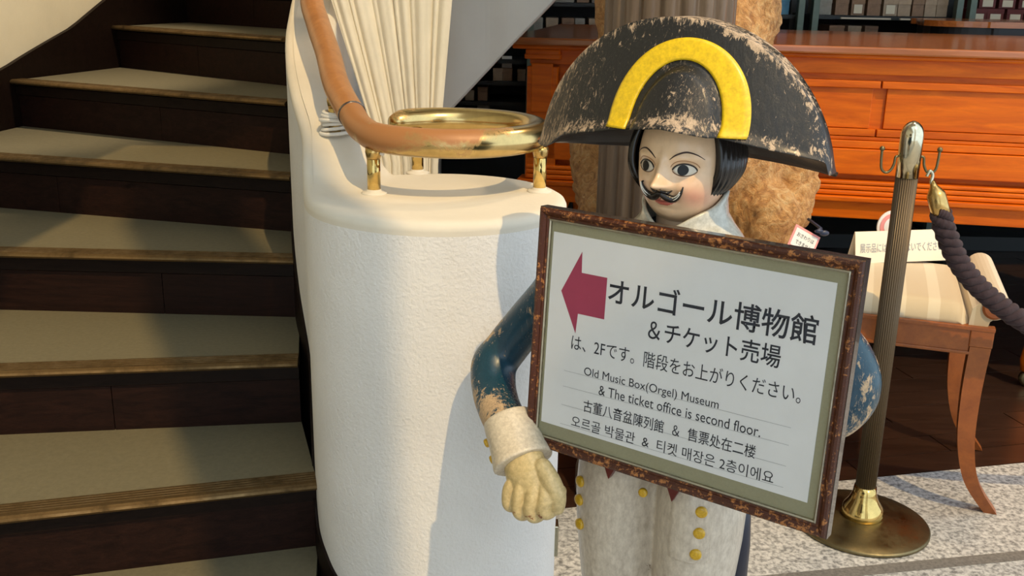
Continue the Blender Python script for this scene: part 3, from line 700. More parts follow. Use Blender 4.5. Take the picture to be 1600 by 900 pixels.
# domed seat
V = []; F = []; NX, NY = 60, 24
x0, x1 = -BW+.05, -.062
for j in range(NY+1):
    for i in range(NX+1):
        u = i/NX; v = j/NY; e = min(u, 1-u)*(x1-x0); g = min(v, 1-v)*BD
        r_ = .04; dz = 0
        for q_ in (e, g):
            if q_ < r_: dz -= r_*(1-sqrt(max(0, 1-(1-q_/r_)**2)))
        V.append((x0+(x1-x0)*u, -.018+(BD)*v, .607+.016*sin(pi*v)*sin(pi*u)**.5+dz))
N0 = len(V)
for j in range(NY):
    for i in range(NX): a = j*(NX+1)+i; F.append((a, a+1, a+NX+2, a+NX+1))
bd = [i for i in range(NX+1)]+[j*(NX+1)+NX for j in range(1, NY+1)]+[NY*(NX+1)+i for i in range(NX-1, -1, -1)]+[j*(NX+1) for j in range(NY-1, 0, -1)]
for b_ in bd: V.append((V[b_][0], V[b_][1], .553))
for k in range(len(bd)): a, b_ = bd[k], bd[(k+1) % len(bd)]; F.append((a, N0+k, N0+(k+1) % len(bd), b_))
F.append(tuple(range(N0, N0+len(bd))))
add('seat', V, F, M['seat'], bn, smooth=True)
for s_, xa in ((1, -.055), (-1, -BW+.045)):
    pr = [(0, .553), (0, .60), (.002*s_, .625), (.012*s_, .648)]
    cxx, czz, rr = xa+.050*s_, .612, .037
    V = []
    outl = [(xa-.006*s_, .553), (xa-.002*s_, .60)]+[(cxx+rr*cos(a)*s_, czz+rr*sin(a)) for a in [pi*.95-pi*1.45*i/16 for i in range(17)]]+[(xa+.044*s_, .57), (xa+.040*s_, .553)]
    P_ = len(outl); V = [(p[0], -.015, p[1]) for p in outl]+[(p[0], BD-.03, p[1]) for p in outl]
    F = [tuple(range(P_)), tuple(range(P_, 2*P_))]+[(i, (i+1) % P_, P_+(i+1) % P_, P_+i) for i in range(P_)]
    ar = add('scroll_arm', V, F, M['seat'], bn)
    add('arm_end', *xf(lathe([(.030, -.008), (.030, .004), (.024, .008)], 24), Matrix.Translation((cxx, -.015, czz-.004)) @ Matrix.Rotation(pi/2, 4, 'X')), M['bench'], ar, smooth=False)

# tent card and round sign on the bench
t = thing('notice_card', 'long cream notice card with Japanese lettering on the striped bench', 'card', (1.160, 2.900, .618), .20)
card = add('card', [(-.150, 0, 0), (.150, 0, 0), (.150, .022, .090), (-.150, .022, .090), (-.150, .003, 0), (.150, .003, 0), (.150, .0245, .0905), (-.150, .0245, .0905)], [(0, 1, 2, 3), (4, 7, 6, 5), (0, 4, 5, 1), (3, 2, 6, 7), (0, 3, 7, 4), (1, 5, 6, 2)], M['card'], t)
add('card_back', [(-.150, .024, .0905), (.150, .024, .0905), (.150, .052, .0), (-.150, .052, .0), (-.150, .026, .0905), (.150, .026, .0905), (.150, .054, .0), (-.150, .054, .0)], [(0, 1, 2, 3), (4, 7, 6, 5), (0, 4, 5, 1), (3, 2, 6, 7), (0, 3, 7, 4), (1, 5, 6, 2)], M['card'], t)
def text(body, x0, x1, zb, zt, mat, parent, y=0, slope=0, tilt=None, name='lettering', bold=0, fixh=True):
    """lettering as thin printed geometry, fitted to a box in the parent's x-z plane"""
    cu_ = bpy.data.curves.new('t', 'FONT'); cu_.body = body; cu_.size = 1; cu_.offset = bold; cu_.resolution_u = 4
    o = bpy.data.objects.new('t', cu_); COL.objects.link(o); dg = bpy.context.evaluated_depsgraph_get(); dg.update()
    me = bpy.data.meshes.new_from_object(o.evaluated_get(dg)); bpy.data.objects.remove(o)
    if len(me.vertices) == 0: return None
    xs_ = [v.co.x for v in me.vertices]; ys_ = [v.co.y for v in me.vertices]
    ax, bx_, ay_, by_ = min(xs_), max(xs_), min(ys_), max(ys_); sx = (x1-x0)/(bx_-ax); sz = (zt-zb)/(by_-ay_)
    for v in me.vertices:
        X = x0+(v.co.x-ax)*sx; Z = zb+(v.co.y-ay_)*sz+slope*(X-x0)
        v.co = (X, y, Z) if tilt is None else (X, y+tilt*Z, Z)
    ob = add(name, None, None, mat, parent, me=me); return ob
text('展示品には さわらないでください', -.135, .135, .030, .056, M['rule'], t, -.0012, 0, 22/90)
t = thing('round_sign', 'round white and pink sign half hidden behind the brass stanchion pole', 'sign', (1.148, 2.985, .618), .2)
disc = lambda r, y0, y1, x=0, z=0: xf(lathe([(r, y0), (r, y1)], 40), Matrix.Translation((x, 0, z)) @ Matrix.Rotation(-pi/2, 4, 'X'))
add('disc', *disc(.047, 0, .004, 0, .09), M['white'], t)
add('pink_ring', *disc(.038, -.002, 0, 0, .09), M['pink'], t)
add('white_centre', *disc(.026, -.003, -.002, 0, .09), M['white'], t)
box('stand', (-.012, .012, .001, .006, -.0, .06), M['white'], t)
box('foot', (-.025, .025, -.015, .02, -.0, .004), M['white'], t)

# ================================================================== TEDDY BEAR
tb = thing('teddy_bear', 'huge curly tan teddy bear sitting behind the fluted column', 'teddy bear', (.54, 3.12, .64), -.1)
def lump(vf, amp=.011, sc=14):
    return vf
parts = [ball((0.02, .05, .28), (.27, .21, .31), 32, 22), ball((.06, -.04, .26), (.22, .19, .24), 32, 22), ball((-.03, .03, .68), (.275, .23, .26), 32, 22), ball((.05, -.15, .60), (.14, .13, .12), 24, 16),
         ball((-.22, .05, .97), (.09, .05, .09)), ball((.20, .05, .96), (.09, .05, .09)),
         sweep(smoothpath([(.19, .05, .46), (.275, .02, .33), (.31, -.02, .16), (.29, -.09, .07)], 5), [.085, .095, .085, .07], 18, round_end=True),
         sweep(smoothpath([(-.19, .05, .46), (-.26, .04, .33), (-.27, .0, .2), (-.25, -.09, .09)], 5), [.085, .10, .09, .075], 18, round_end=True),
         sweep(smoothpath([(.13, .0, .11), (.20, -.12, .10), (.235, -.20, .10)], 5), [.12, .115, .10], 18, round_end=True),
         sweep(smoothpath([(-.13, .0, .11), (-.20, -.12, .10), (-.235, -.20, .10)], 5), [.12, .115, .10], 18, round_end=True)]
me = fused(parts, .012, 5)
for v in me.vertices:
    p = v.co; nn = v.normal.copy()
    d_ = noise.noise(p*16)*.010+noise.noise(p*38)*.008+abs(noise.noise(p*24+Vector((3, 1, 2))))*.012
    v.co = p+nn*d_
me.update()
add('body', None, None, M['fur'], tb, me=me, smooth=True)
for x in (-.09, .10): add('eye', *ball((x, -.20, .80), .022), M['dark'], tb, smooth=True)
add('nose', *ball((.03, -.29, .70), (.035, .02, .022)), M['dark'], tb, smooth=True)
# tag tied to the bear
TAGP = (.815, 2.74, .715)
tg = thing('bear_tag', 'white tag with pink border and navy ribbon hanging on the teddy bear', 'tag', TAGP, .1)
Tm = Matrix.Rotation(math.radians(28), 4, 'Y') @ Matrix.Rotation(math.radians(-20), 4, 'X')
c1 = add('card', *xf(boxvf(-.042, .042, 0, .0015, -.033, .033), Tm), M['pink'], tg)
Tm2 = Tm @ Matrix.Translation((0, -.001, 0))
add('card_face', *xf(boxvf(-.036, .036, -.0004, .0008, -.026, .026), Tm2), M['white'], c1)
for i, s_ in enumerate(('おさわりは', 'できません')):
    o = text(s_, -.028+.003*i, .028, .004-.021*i, .016-.021*i, M['ink'], c1, 0)
    if o:
        for v in o.data.vertices: v.co = (Tm @ Matrix.Translation((0, -.0022, 0))) @ v.co
add('ribbon', *join(ball((.040, -.004, .030), (.012, .006, .006)), ball((.055, -.004, .024), (.014, .006, .008)), sweep([(.03, .0, .028), (.05, .01, .034), (.03, .06, .05)], .004, 8)), M['ribbon'], tg, smooth=True)

# ================================================================== STANCHION + ROPE
sx_, sy_ = .962, 2.444
st = thing('stanchion', 'brass rope stanchion with reeded pole right of the sign', 'stanchion', (sx_, sy_, 0))
add('base', *lathe([(.172, 0), (.177, .003), (.177, .009), (.172, .012), (.14, .016), (.09, .022), (.05, .030)], 72), M['brass_dk'], st, smooth=True)
add('base_cone', *lathe([(.056, .024), (.057, .040), (.050, .058), (.038, .075), (.031, .095), (.0285, .115)], 48), M['brass'], st, smooth=True)
reed = lambda a: 1-.055*(.5+.5*cos(a*30))**2
m_, N_, L_, b_ = newmat('dark_reeded_pole'); setp(b_, col=(.10, .072, .042), metal=.5, rough=.4)
add('reeded_pole', *lathe([(.0265, .108), (.0265, .957)], 360, flute=reed), m_, st, smooth=True)
add('top_sleeve', *lathe([(.0275, .955), (.0275, 1.055)]+[(.0275*cos(i*pi/16), 1.055+.036*sin(i*pi/16)) for i in range(1, 8)]+[(.003, 1.0915)], 48), M['chrome_brass'], st, smooth=True)
for s_ in (-1, 1):
    hk = smoothpath([(s_*.025, 0, 1.005), (s_*.034, -.002, 1.004), (s_*.037, -.003, .985), (s_*.045, -.004, .970), (s_*.056, -.004, .966), (s_*.066, -.004, .975), (s_*.069, -.004, .995), (s_*.070, -.004, 1.020)], 6)
    ho = add('hook', *sweep(hk, .0032, 12, round_end=True), M['brass_dk'], st, smooth=True)
    add('hook_ball', *ball((s_*.070, -.004, 1.024), .0065, 14, 10), M['brass_dk'], ho, smooth=True)
rp_ = thing('barrier_rope', 'thick twisted purple brown rope hanging from the brass stanchion hook', 'rope', (1.03, 2.43, .87))
cl = [(1.014, 2.438, .966), (1.020, 2.436, .945), (1.027, 2.434, .925)]
sn = add('snap_hook', *sweep(smoothpath([(1.008, 2.438, .958), (1.014, 2.438, .972), (1.022, 2.438, .962), (1.020, 2.436, .945), (1.026, 2.435, .930)], 6), .0042, 12), M['chrome_brass'], rp_, world=True, smooth=True)
ax_ = (Vector((1.053, 2.405, .845))-Vector((1.028, 2.433, .928))).normalized()
def along(prof, base, axis):
    q_ = axis.to_track_quat('Z', 'Y').to_matrix().to_4x4(); return xf(lathe(prof, 36), Matrix.Translation(base) @ q_)
add('end_cap', *along([(.006, -.012), (.008, .0), (.012, .006), (.021, .020), (.0225, .026), (.0225, .074), (.019, .075)], Vector((1.026, 2.434, .937)), ax_), M['brass_old'], rp_, world=True, smooth=True)
cen = smoothpath([Vector((1.026, 2.434, .937))+ax_*.068, (1.056, 2.405, .835), (1.105, 2.40, .748), (1.179, 2.395, .674), (1.287, 2.39, .602), (1.42, 2.385, .545), (1.60, 2.38, .505), (1.80, 2.375, .50), (2.0, 2.37, .52)], 14)
# arc-length
Ls = [0]
for i in range(1, len(cen)): Ls.append(Ls[-1]+(cen[i]-cen[i-1]).length)
for s_ in range(3):
    P = []; 
    for i in range(len(cen)):
        t_ = (cen[min(i+1, len(cen)-1)]-cen[max(i-1, 0)]).normalized(); u_ = Vector((0, 1, 0)); u_ = (u_-t_*u_.dot(t_)).normalized(); w_ = t_.cross(u_)
        a = 2*pi*Ls[i]/.070+2*pi*s_/3; P.append(cen[i]+(w_*cos(a)+u_*sin(a))*.0145)
    # each strand: fine plies give knobbly look
    R_ = [.0132+.0016*sin(2*pi*Ls[i]/.012+s_) for i in range(len(cen))]
    dens = smoothpath(P, 3); 
    add('strand', *sweep(dens, [(r, r) for r in [.0125+.0008*sin(i*1.3) for i in range(len(dens))]], 12), M['rope'], rp_, world=True, smooth=True)

# ================================================================== STATUE
SY = -.605; KS = .90; FOOT = -CH*(1-KS)/KS
stt = thing('statue', 'painted wooden soldier statue with black cocked hat and curled moustache holding the sign', 'statue', (.278*KS, 1.70*KS, CH*(1-KS)), SY, sc=KS)
FX = .016   # face axis
# --- head
HA, HB, HC = .0745, .088, .108; HZ = 1.118
g = lambda x, z, cx, cz, rx, rz: exp(-((x-cx)/rx)**2-((z-cz)/rz)**2)
def facedisp(x, z):   # x relative to face axis; forward displacement
    d_ = 0
    zz_ = z
    br = ss(1.135, 1.087, zz_) if zz_ > 1.087 else ss(1.074, 1.087, zz_)
    d_ += (.004+.017*br)*exp(-(x/(.0065+.005*br))**2)*(1 if 1.07 < zz_ < 1.15 else 0)*ss(1.150, 1.125, zz_)
    d_ += .015*g(x, z, 0, 1.0865, .0112, .0100)
    for s_ in (-1, 1):
        d_ += .0085*g(x, z, s_*.0120, 1.0830, .0062, .0065)
        d_ -= .0075*g(x, z, s_*.034, 1.112, .018, .013)
        d_ += .0035*g(x, z, s_*.034, 1.131, .024, .007)
        d_ += .0070*g(x, z, s_*.041, 1.078, .022, .020)
        d_ -= .0025*g(x, z, s_*.022, 1.068, .005, .012)
        d_ += .0030*g(x, z, s_*.007, 1.0585, .0085, .0028)
    d_ += .0045*g(x, z, 0, 1.0525, .012, .0032)
    d_ -= .0030*g(x, z, 0, 1.0560, .017, .0013)
    d_ += .0065*g(x, z, 0, 1.030, .020, .012)
    d_ -= .002*g(x, z, 0, 1.0445, .016, .003)
    return d_
def headr(z):
    t = (z-HZ)/HC; t = max(-1, min(1, t)); k = sqrt(max(0, 1-t*t))
    # fuller cheeks, rounded chin
    return k**.80 if t < 0 else k**.9
def facey(x, z): # local surface y at x,z on the front
    k = max(headr(z), 1e-3); q_ = 1-(x/(HA*k))**2
    return -HB*k*sqrt(max(q_, 0))**.92-facedisp(x, z)
V = []; F = []; NU, NV = 220, 170; Cl = []
for j in range(NV+1):
    z = HZ-HC*cos(pi*j/NV)
    k = headr(z)
    for i in range(NU):
        a = 2*pi*i/NU; x = HA*k*cos(a); y = HB*k*sin(a)
        if sin(a) < 0: y = -HB*k*abs(sin(a))**.92-facedisp(x, z)*ss(0, .25, -sin(a))
        V.append((x+FX, y-.006, z))
        c_ = Vector((.84, .58, .36))
        for s_ in (-1, 1):
            c_ = c_.lerp(Vector((.74, .24, .17)), .62*g(x, z, s_*.047, 1.066, .019, .020))
            c_ = c_.lerp(Vector((.55, .33, .19)), .5*g(x, z, s_*.034, 1.120, .022, .0065)+.35*g(x, z, s_*.034, 1.098, .017, .004))
        lipz = 1.0590-.0022*exp(-(x/.003)**2)+.0045*max(0, 1-abs(abs(x)-.007)/.007)
        low = 1.0500+.40*x*x/.0115*.9
        if abs(x) < .021 and z < 1.0600-abs(x)*.05+.0014*(1 if abs(x) > .003 else -1) and z > 1.0485+(abs(x)/.021)**2*.0085: c_ = Vector((.52, .11, .075))
        if abs(x) < .022 and abs(z-1.0563-.0010*(abs(x)/.02)**2) < .0007: c_ = Vector((.16, .03, .02))
        Cl.append(c_)
for j in range(NV):
    for i in range(NU): F.append((j*NU+i, j*NU+(i+1) % NU, (j+1)*NU+(i+1) % NU, (j+1)*NU+i))
hd = add('head', V, F, M['face'], stt, smooth=True)
at_ = hd.data.attributes.new('paint', 'FLOAT_COLOR', 'POINT'); at_.data.foreach_set('color', [c for q_ in Cl for c in (*q_, 1)])
def onface(x, z, o=.0): return Vector((x+FX, facey(x, z)-.006-o, z))
for s_ in (-1, 1):
    ex, ez = s_*.034, 1.1105
    # almond eyeball: lens fitted to the face
    V = []; F = []; nr, na = 10, 40
    def almond(a, r): return ex+.0165*r*cos(a), ez+r*(.0105 if sin(a) > 0 else .0085)*(abs(sin(a))**1.15)*(1 if sin(a) > 0 else -1)
    for k in range(nr+1):
        for i in range(na):
            r_ = k/nr; x, z = almond(2*pi*i/na, r_); p = onface(x, z); p.y -= .0045*sqrt(max(0, 1-r_*r_))-.0002; V.append(p)
    for k in range(nr):
        for i in range(na): F.append((k*na+i, k*na+(i+1) % na, (k+1)*na+(i+1) % na, (k+1)*na+i))
    e_ = add('eye', V, F, flat('eye_white', (.66, .60, .50), .2, coat=.5), stt, smooth=True)
    ix = ex-.0015
    V = []; F = []
    for k in range(7):
        for i in range(24):
            r_ = k/6; x = ix+.0080*r_*cos(2*pi*i/24); z = ez+.0010+.0086*r_*sin(2*pi*i/24); p = onface(x, z); rr = min(1, sqrt(((x-ex)/.0165)**2+((z-ez)/.0105)**2))
            p.y -= .0045*sqrt(max(0, 1-rr*rr))+.0006+.0006*(1-r_*r_); V.append(p)
    for k in range(6):
        for i in range(24): F.append((k*24+i, k*24+(i+1) % 24, (k+1)*24+(i+1) % 24, (k+1)*24+i))
    add('iris', V, F, flat('iris_black', (.006, .007, .007), .35, spec=.3), e_, smooth=True)
    lid = [onface(*almond(pi*i/20, 1.04), .0012) for i in range(21)]
    add('upper_lid', *sweep(lid, [.0004]+[.0012]*19+[.0004], 8), M['hair'], e_, smooth=True)
    lid = [onface(*almond(-pi*i/20, 1.04), .0006) for i in range(21)]
    add('lower_lid', *sweep(lid, [.0003]+[.0007]*19+[.0003], 8), flat('lid_brown', (.16, .08, .04), .4), e_, smooth=True)
    crease = [onface(ex+.0205*cos(a), ez+.0015+.0150*sin(a), .0002) for a in [pi*(.06+.88*i/18) for i in range(19)]]
    add('eyelid_crease', *sweep(crease, [.0003]+[.0008]*17+[.0003], 8), flat('crease_brown', (.42, .22, .10), .4), e_, smooth=True)
    bw = smoothpath([onface(s_*(.0125), 1.1275, .0005), onface(s_*.022, 1.1355, .0005), onface(s_*.036, 1.1405, .0005), onface(s_*.050, 1.1365, .0005), onface(s_*.0595, 1.1285, .0005)], 6)
    add('eyebrow', *sweep(bw, [.0005, .0013, .0014, .0010, .0004], 8), flat('brow_brown', (.035, .012, .008), .4), stt, smooth=True)
    # moustache: thick black curl with white strokes
    def mz(t): # t 0..1 from centre outwards
        return smoothpath([onface(s_*.0012, 1.0715, .004), onface(s_*.011, 1.0645, .005), onface(s_*.020, 1.0630, .005), onface(s_*.029, 1.0685, .005), onface(s_*.0350, 1.0775, .0045), onface(s_*.0370, 1.0850, .004)]+([onface(s_*.0335, 1.0870, .004)] if s_ < 0 else []), 7)
    cr = mz(0)
    mo = add('moustache', *sweep(cr, [.0042, .0062, .0064, .0052, .0034, .0018, .0011], 12, round_end=True), M['hair'], stt, smooth=True)
    for off, rr in ((.0024, .0010), (-.0016, .0008)):
        w_ = [p+Vector((0, -.0046, off)) for p in cr[6:-8]]
        add('white_stroke', *sweep(w_, [.0002]+[rr]*(len(w_)-2)+[.0002], 6), M['white'], mo, smooth=True)
    # upper wisp
    wp = smoothpath([onface(s_*.003, 1.0765, .003), onface(s_*.012, 1.0735, .0035), onface(s_*.020, 1.0780, .003)], 6)
    add('wisp', *sweep(wp, [.0012, .0022, .0004], 8), M['hair'], mo, smooth=True)
# nostrils
for s_ in (-1, 1): add('nostril', *ball(onface(s_*.0065, 1.0815, -.0012), (.0022, .0016, .0012), 10, 8), flat('nostril_dark', (.12, .05, .03), .5), hd, smooth=True)
FX_ = FX
# --- hair: carved locks, one shell with grooves
V = []; F = []; NA, NZ = 260, 40
for j in range(NZ+1):
    t = j/NZ; z = 1.205-.163*t
    for i in range(NA+1):
        u = i/NA; a = -pi*.5+(.345+.0)*pi*(0)+0
        a = math.radians(-28)+u*math.radians(236)     # from right cheek round the back to left cheek
        end = min(u, 1-u)
        gr = .0022*abs(sin(a*26+.9*sin(t*3+u*4)))
        bulge = .014+.010*sin(pi*min(1, t*1.05))**1.0
        k = max(headr(max(z, 1.03)), .55)
        R1_ = HA*k+bulge-gr; R2_ = HB*k+bulge-gr
        if t > .55: R1_ -= .040*((t-.55)/.45)**2*.9; R2_ -= .02*((t-.55)/.45)**2
        x = R1_*cos(a); y = R2_*sin(a)
        zoff = 0.012*(1-end*2)*t*(-1 if u < .5 else -1)
        V.append((x+FX-.002, y+.006, z+zoff))
for j in range(NZ):
    for i in range(NA): a = j*(NA+1)+i; F.append((a, a+1, a+NA+2, a+NA+1))
# close towards head: inner layer
m0 = len(V)
for j in (0, NZ):
    for i in range(NA+1): v = V[j*(NA+1)+i]; V.append(((v[0]-FX)*.80+FX, v[1]*.80, v[2]+(.004 if j else 0)))
for i in range(NA):
    F.append((NZ*(NA+1)+i, NZ*(NA+1)+i+1, m0+NA+1+i+1, m0+NA+1+i)); F.append((i, m0+i, m0+i+1, i+1))
for e in (0, NA):
    for j in range(NZ):
        pass
hs = add('hair', V, F, M['hair'], stt, smooth=True); so = hs.modifiers.new('s', 'SOLIDIFY'); so.thickness = .012; so.offset = -1
# --- collar & neck
def elath(prof, segs=64, front=0):
    V = []; F = []
    for k, (rx, ry, z, cy) in enumerate(prof):
        for i in range(segs): a = 2*pi*i/segs; V.append((FX+rx*cos(a), cy+ry*sin(a)+0, z+front*(1 if 0 else 0)*max(0, -sin(a))))
    for k in range(len(prof)-1):
        for i in range(segs): j = (i+1) % segs; F.append((k*segs+i, k*segs+j, (k+1)*segs+j, (k+1)*segs+i))
    F.append(tuple(range(segs))[::-1]); F.append(tuple((len(prof)-1)*segs+i for i in range(segs)))
    return V, F
add('neck', *elath([(.05, .05, .92, .01), (.05, .05, 1.06, .01)]), M['face'], stt, smooth=True)
nk = bpy.data.objects['neck'].data.attributes.new('paint', 'FLOAT_COLOR', 'POINT'); nk.data.foreach_set('color', [.7, .5, .35, 1]*len(bpy.data.objects['neck'].data.vertices))
V = []; F = []; sg_ = 90
prof_ = [(.112, .092, .975), (.100, .086, .990), (.086, .080, 1.005), (.074, .072, 1.022), (.071, .068, 1.045), (.073, .069, 1.058), (.068, .064, 1.060), (.064, .060, 1.045), (.064, .060, 1.0)]
for k, (rx, ry, z) in enumerate(prof_):
    for i in range(sg_):
        a = math.radians(-84)+math.radians(348)*i/(sg_-1); f_ = max(0, -sin(a)); up_ = (z-.975)/.085
        V.append((FX+rx*cos(a)*(1+.05*f_), .008+ry*sin(a)*(1+.22*f_), z-up_*.050*f_**1.5+.004*sin(a*5)*up_))
for k in range(len(prof_)-1):
    for i in range(sg_-1): F.append((k*sg_+i, k*sg_+i+1, (k+1)*sg_+i+1, (k+1)*sg_+i))
add('collar', V, F, M['collar'], stt, smooth=True)
add('cravat', *ball((FX-.012, -.098, 1.006), (.012, .012, .012)), M['navy'], stt, smooth=True)

# --- coat (torso and both sleeves in one carved surface)
def loft(secs, segs=48):
    V = []; F = []
    for (cx, cy, z, rx, ry) in secs:
        for i in range(segs): a = 2*pi*i/segs; V.append((cx+rx*cos(a), cy+ry*sin(a), z))
    for k in range(len(secs)-1):
        for i in range(segs): j = (i+1) % segs; F.append((k*segs+i, k*segs+j, (k+1)*segs+j, (k+1)*segs+i))
    F.append(tuple(range(segs))[::-1]); F.append(tuple((len(secs)-1)*segs+i for i in range(segs))); return V, F
torso = loft([(.02, .012, .555, .150, .090), (.02, .012, .62, .145, .088), (.015, .010, .72, .152, .090), (.012, .010, .82, .168, .094), (.012, .012, .89, .180, .090), (.012, .014, .93, .176, .082), (.012, .014, .960, .145, .076), (.012, .012, .985, .105, .072), (.012, .01, 1.0, .075, .06)])
armL = sweep(smoothpath([(-.12, .02, .915), (-.185, .012, .890), (-.250, .004, .812), (-.308, -.005, .742), (-.340, -.020, .692), (-.350, -.040, .665), (-.328, -.070, .632), (-.290, -.105, .612), (-.250, -.135, .600), (-.225, -.150, .590)], 6), [.062, .058, .047, .043, .043, .046, .044, .042, .041, .041], 26, round_end=True)
armR = sweep(smoothpath([(.14, .02, .915), (.200, .012, .895), (.262, .010, .855), (.312, .006, .815), (.334, .0, .775), (.310, -.012, .735), (.262, -.03, .715), (.20, -.050, .705)], 6), [.060, .058, .052, .050, .044, .048, .040, .036], 26, round_end=True)
elbow = ball((.338, .002, .772), (.040, .038, .050))
me = fused([torso, armL, armR, elbow], .006, 6)
setwear(me, lambda c, n: (.55*ss(-.25, -.34, c.x)*ss(.10, -.9, n.x)+.9*exp(-((c.x+.285)/.05)**2-((c.z-.625)/.035)**2)*ss(.3, -.8, n.y)+.25*ss(.28, .36, c.x)+.6*exp(-((c.x+.27)/.04)**2-((c.z-.85)/.03)**2)*ss(0, .8, n.z)))
ct = add('coat', None, None, M['blue'], stt, me=me, smooth=True, label='dark blue painted coat with chipped sleeves')
# coat tails behind the breeches
add('coat_tail', *join(loft([(-.095, .055, .20, .070, .030), (-.095, .055, .40, .075, .035), (-.085, .050, .57, .07, .04)], 28), loft([(.11, .055, .20, .06, .030), (.11, .055, .40, .06, .035), (.10, .050, .57, .06, .04)], 28)), M['navy'], stt, smooth=True)
# --- breeches
V = []; F = []; sg_ = 96
secs = [(.60, .148, .080), (.57, .155, .090), (.53, .163, .098), (.48, .166, .100), (.42, .163, .099), (.36, .157, .096), (.30, .150, .092), (.26, .143, .088), (.235, .135, .084)]
for (z, rx, ry) in secs:
    for i in range(sg_):
        a = 2*pi*i/sg_; best = 0; dx, dy = cos(a), sin(a)
        for s_ in (-1, 1):
            rq = rx*(1.06 if s_ < 0 else .90); cx, ex_, ey_ = s_*rq*.49, rq*.51, ry
            A_ = (dx/ex_)**2+(dy/ey_)**2; B_ = -2*dx*cx/ex_**2; C_ = (cx/ex_)**2-1
            D_ = B_*B_-4*A_*C_
            if D_ >= 0: best = max(best, (-B_+sqrt(D_))/2/A_)
        V.append((.022+best*dx, -.004+best*dy, z))
for k in range(len(secs)-1):
    for i in range(sg_): j = (i+1) % sg_; F.append((k*sg_+i, k*sg_+j, (k+1)*sg_+j, (k+1)*sg_+i))
F.append(tuple(range(sg_))[::-1]); F.append(tuple((len(secs)-1)*sg_+i for i in range(sg_)))
flap = []
me = fused([(V, F)], .005, 3)
def legfront(x, z):
    for a, b in zip(secs, secs[1:]):
        if b[0] <= z <= a[0]:
            t = (a[0]-z)/(a[0]-b[0]); rx = a[1]+(b[1]-a[1])*t; ry = a[2]+(b[2]-a[2])*t; break
    else: rx, ry = secs[0][1:]
    xx = x-.022; y = 0
    for s_ in (-1, 1):
        rq = rx*(1.06 if s_ < 0 else .90); q_ = 1-((xx-s_*rq*.49)/(rq*.51))**2
        if q_ > 0: y = max(y, ry*sqrt(q_))
    return -.004-y
for v in me.vertices:      # raised fall-front flaps at both sides
    c_ = v.co
    if v.normal.y < -.15 and c_.z > .40:
        if c_.x < -.095 and c_.z > .39: v.co.y -= .0
        if .080 < c_.x < .152 and c_.z > .425: v.co.y -= .003
setwear(me, lambda c, n: .35*exp(-((c.x-.022)/.02)**2)+.15*max(0, noise.noise(c*9)))
add('breeches', None, None, M['breeches'], stt, me=me, smooth=True, label='off white painted breeches with a centre seam')
# flap edge lines
fe = [Vector((.146, legfront(.146, z)-.001, z)) for z in (.60, .55, .50, .46, .43)]+[Vector((x, legfront(x, .425)-.001, .425)) for x in (.142, .12, .095)]
add('flap_seam', *sweep(fe, .0016, 8), M['breeches'], stt, smooth=True)
for s_ in (-1, 1):
    cx = .022+s_*.07
    add('stocking', *loft([(cx, 0, FOOT+.05, .036, .040), (cx, .004, FOOT+.12, .044, .048), (cx, .008, .17, .056, .060), (cx, .004, .25, .062, .068)], 32), M['breeches'], stt, smooth=True)
    add('shoe', *join(ball((cx, -.035, FOOT+.030), (.042, .085, .030)), loft([(cx, .0, FOOT+.02, .038, .045), (cx, .0, FOOT+.07, .038, .042)], 24), loft([(cx, -.03, FOOT, .045, .09), (cx, -.03, FOOT+.015, .045, .09)], 32)), M['navy'], stt, smooth=True)
def button(x, y, z, r, nrm=(0, -1, 0), name='button'):
    q_ = Vector(nrm).normalized().to_track_quat('Z', 'Y').to_matrix().to_4x4()
    return add(name, *xf(lathe([(r*.9, -.002), (r, .001), (r, .004), (r*.85, .006), (r*.5, .0066)], 24), Matrix.Translation((x, y, z)) @ q_), M['button'], stt, smooth=True)
for x, z in ((-.113, .505), (-.113, .467), (-.109, .418), (.131, .525), (.131, .485), (.128, .443)):
    nx = (x-.022)*5; button(x, legfront(x, z)-.001, z, .0105 if x > 0 else .011, (nx*.6, -1, 0))
button(.026, -.106, .535, .0085)
for x, z in ((-.043, .553), (.083, .549)):
    V = [(x-.030, -.105, z+.05), (x+.030, -.105, z+.05), (x, -.111, z-.012), (x-.030, -.09, z+.05), (x+.030, -.09, z+.05), (x, -.09, z-.012)]
    add('vest_point', V, [(0, 1, 2), (3, 5, 4), (0, 3, 4, 1), (1, 4, 5, 2), (2, 5, 3, 0)], M['redvest'], stt)
# --- right cuff and gloved hand (closed, knuckles down)
ca, cb = Vector((-.243, -.143, .617)), Vector((-.178, -.180, .553)); ax2 = (cb-ca).normalized()
cuffP = [ca+ax2*t for t in (-.004, .0, .012, .040, .066, .080, .090, .092, .088)]
me = fused([sweep(cuffP, [.036, .047, .0485, .0500, .0525, .0555, .0570, .0555, .047], 48)], .003, 2)
setwear(me, lambda c, n: .4*max(0, noise.noise(c*30)))
add('cuff', None, None, M['cuff'], stt, me=me, smooth=True)
w2 = ax2.cross(Vector((0, 0, 1))).normalized()
for t, h in ((.028, .0), (.062, .0)):
    pc = ca+ax2*t; dirv = (Vector((-.95, -.30, -.15))); dirv = (dirv-ax2*dirv.dot(ax2)).normalized(); p = pc+dirv*.0505; button(p.x, p.y, p.z, .0085, dirv, 'cuff_button')
hc = Vector((-.153, -.185, .545))
fingers = []
palm = sweep([(-.188, -.176, .572), (-.166, -.188, .545), (-.156, -.192, .522), (-.152, -.190, .500)], [(.040, .034), (.046, .033), (.048, .029), (.044, .024)], 28, up=(0, -1, 0), round_end=True)
fx = [(-.191, .472, .0125), (-.166, .464, .0136), (-.140, .468, .0134), (-.116, .482, .0126)]
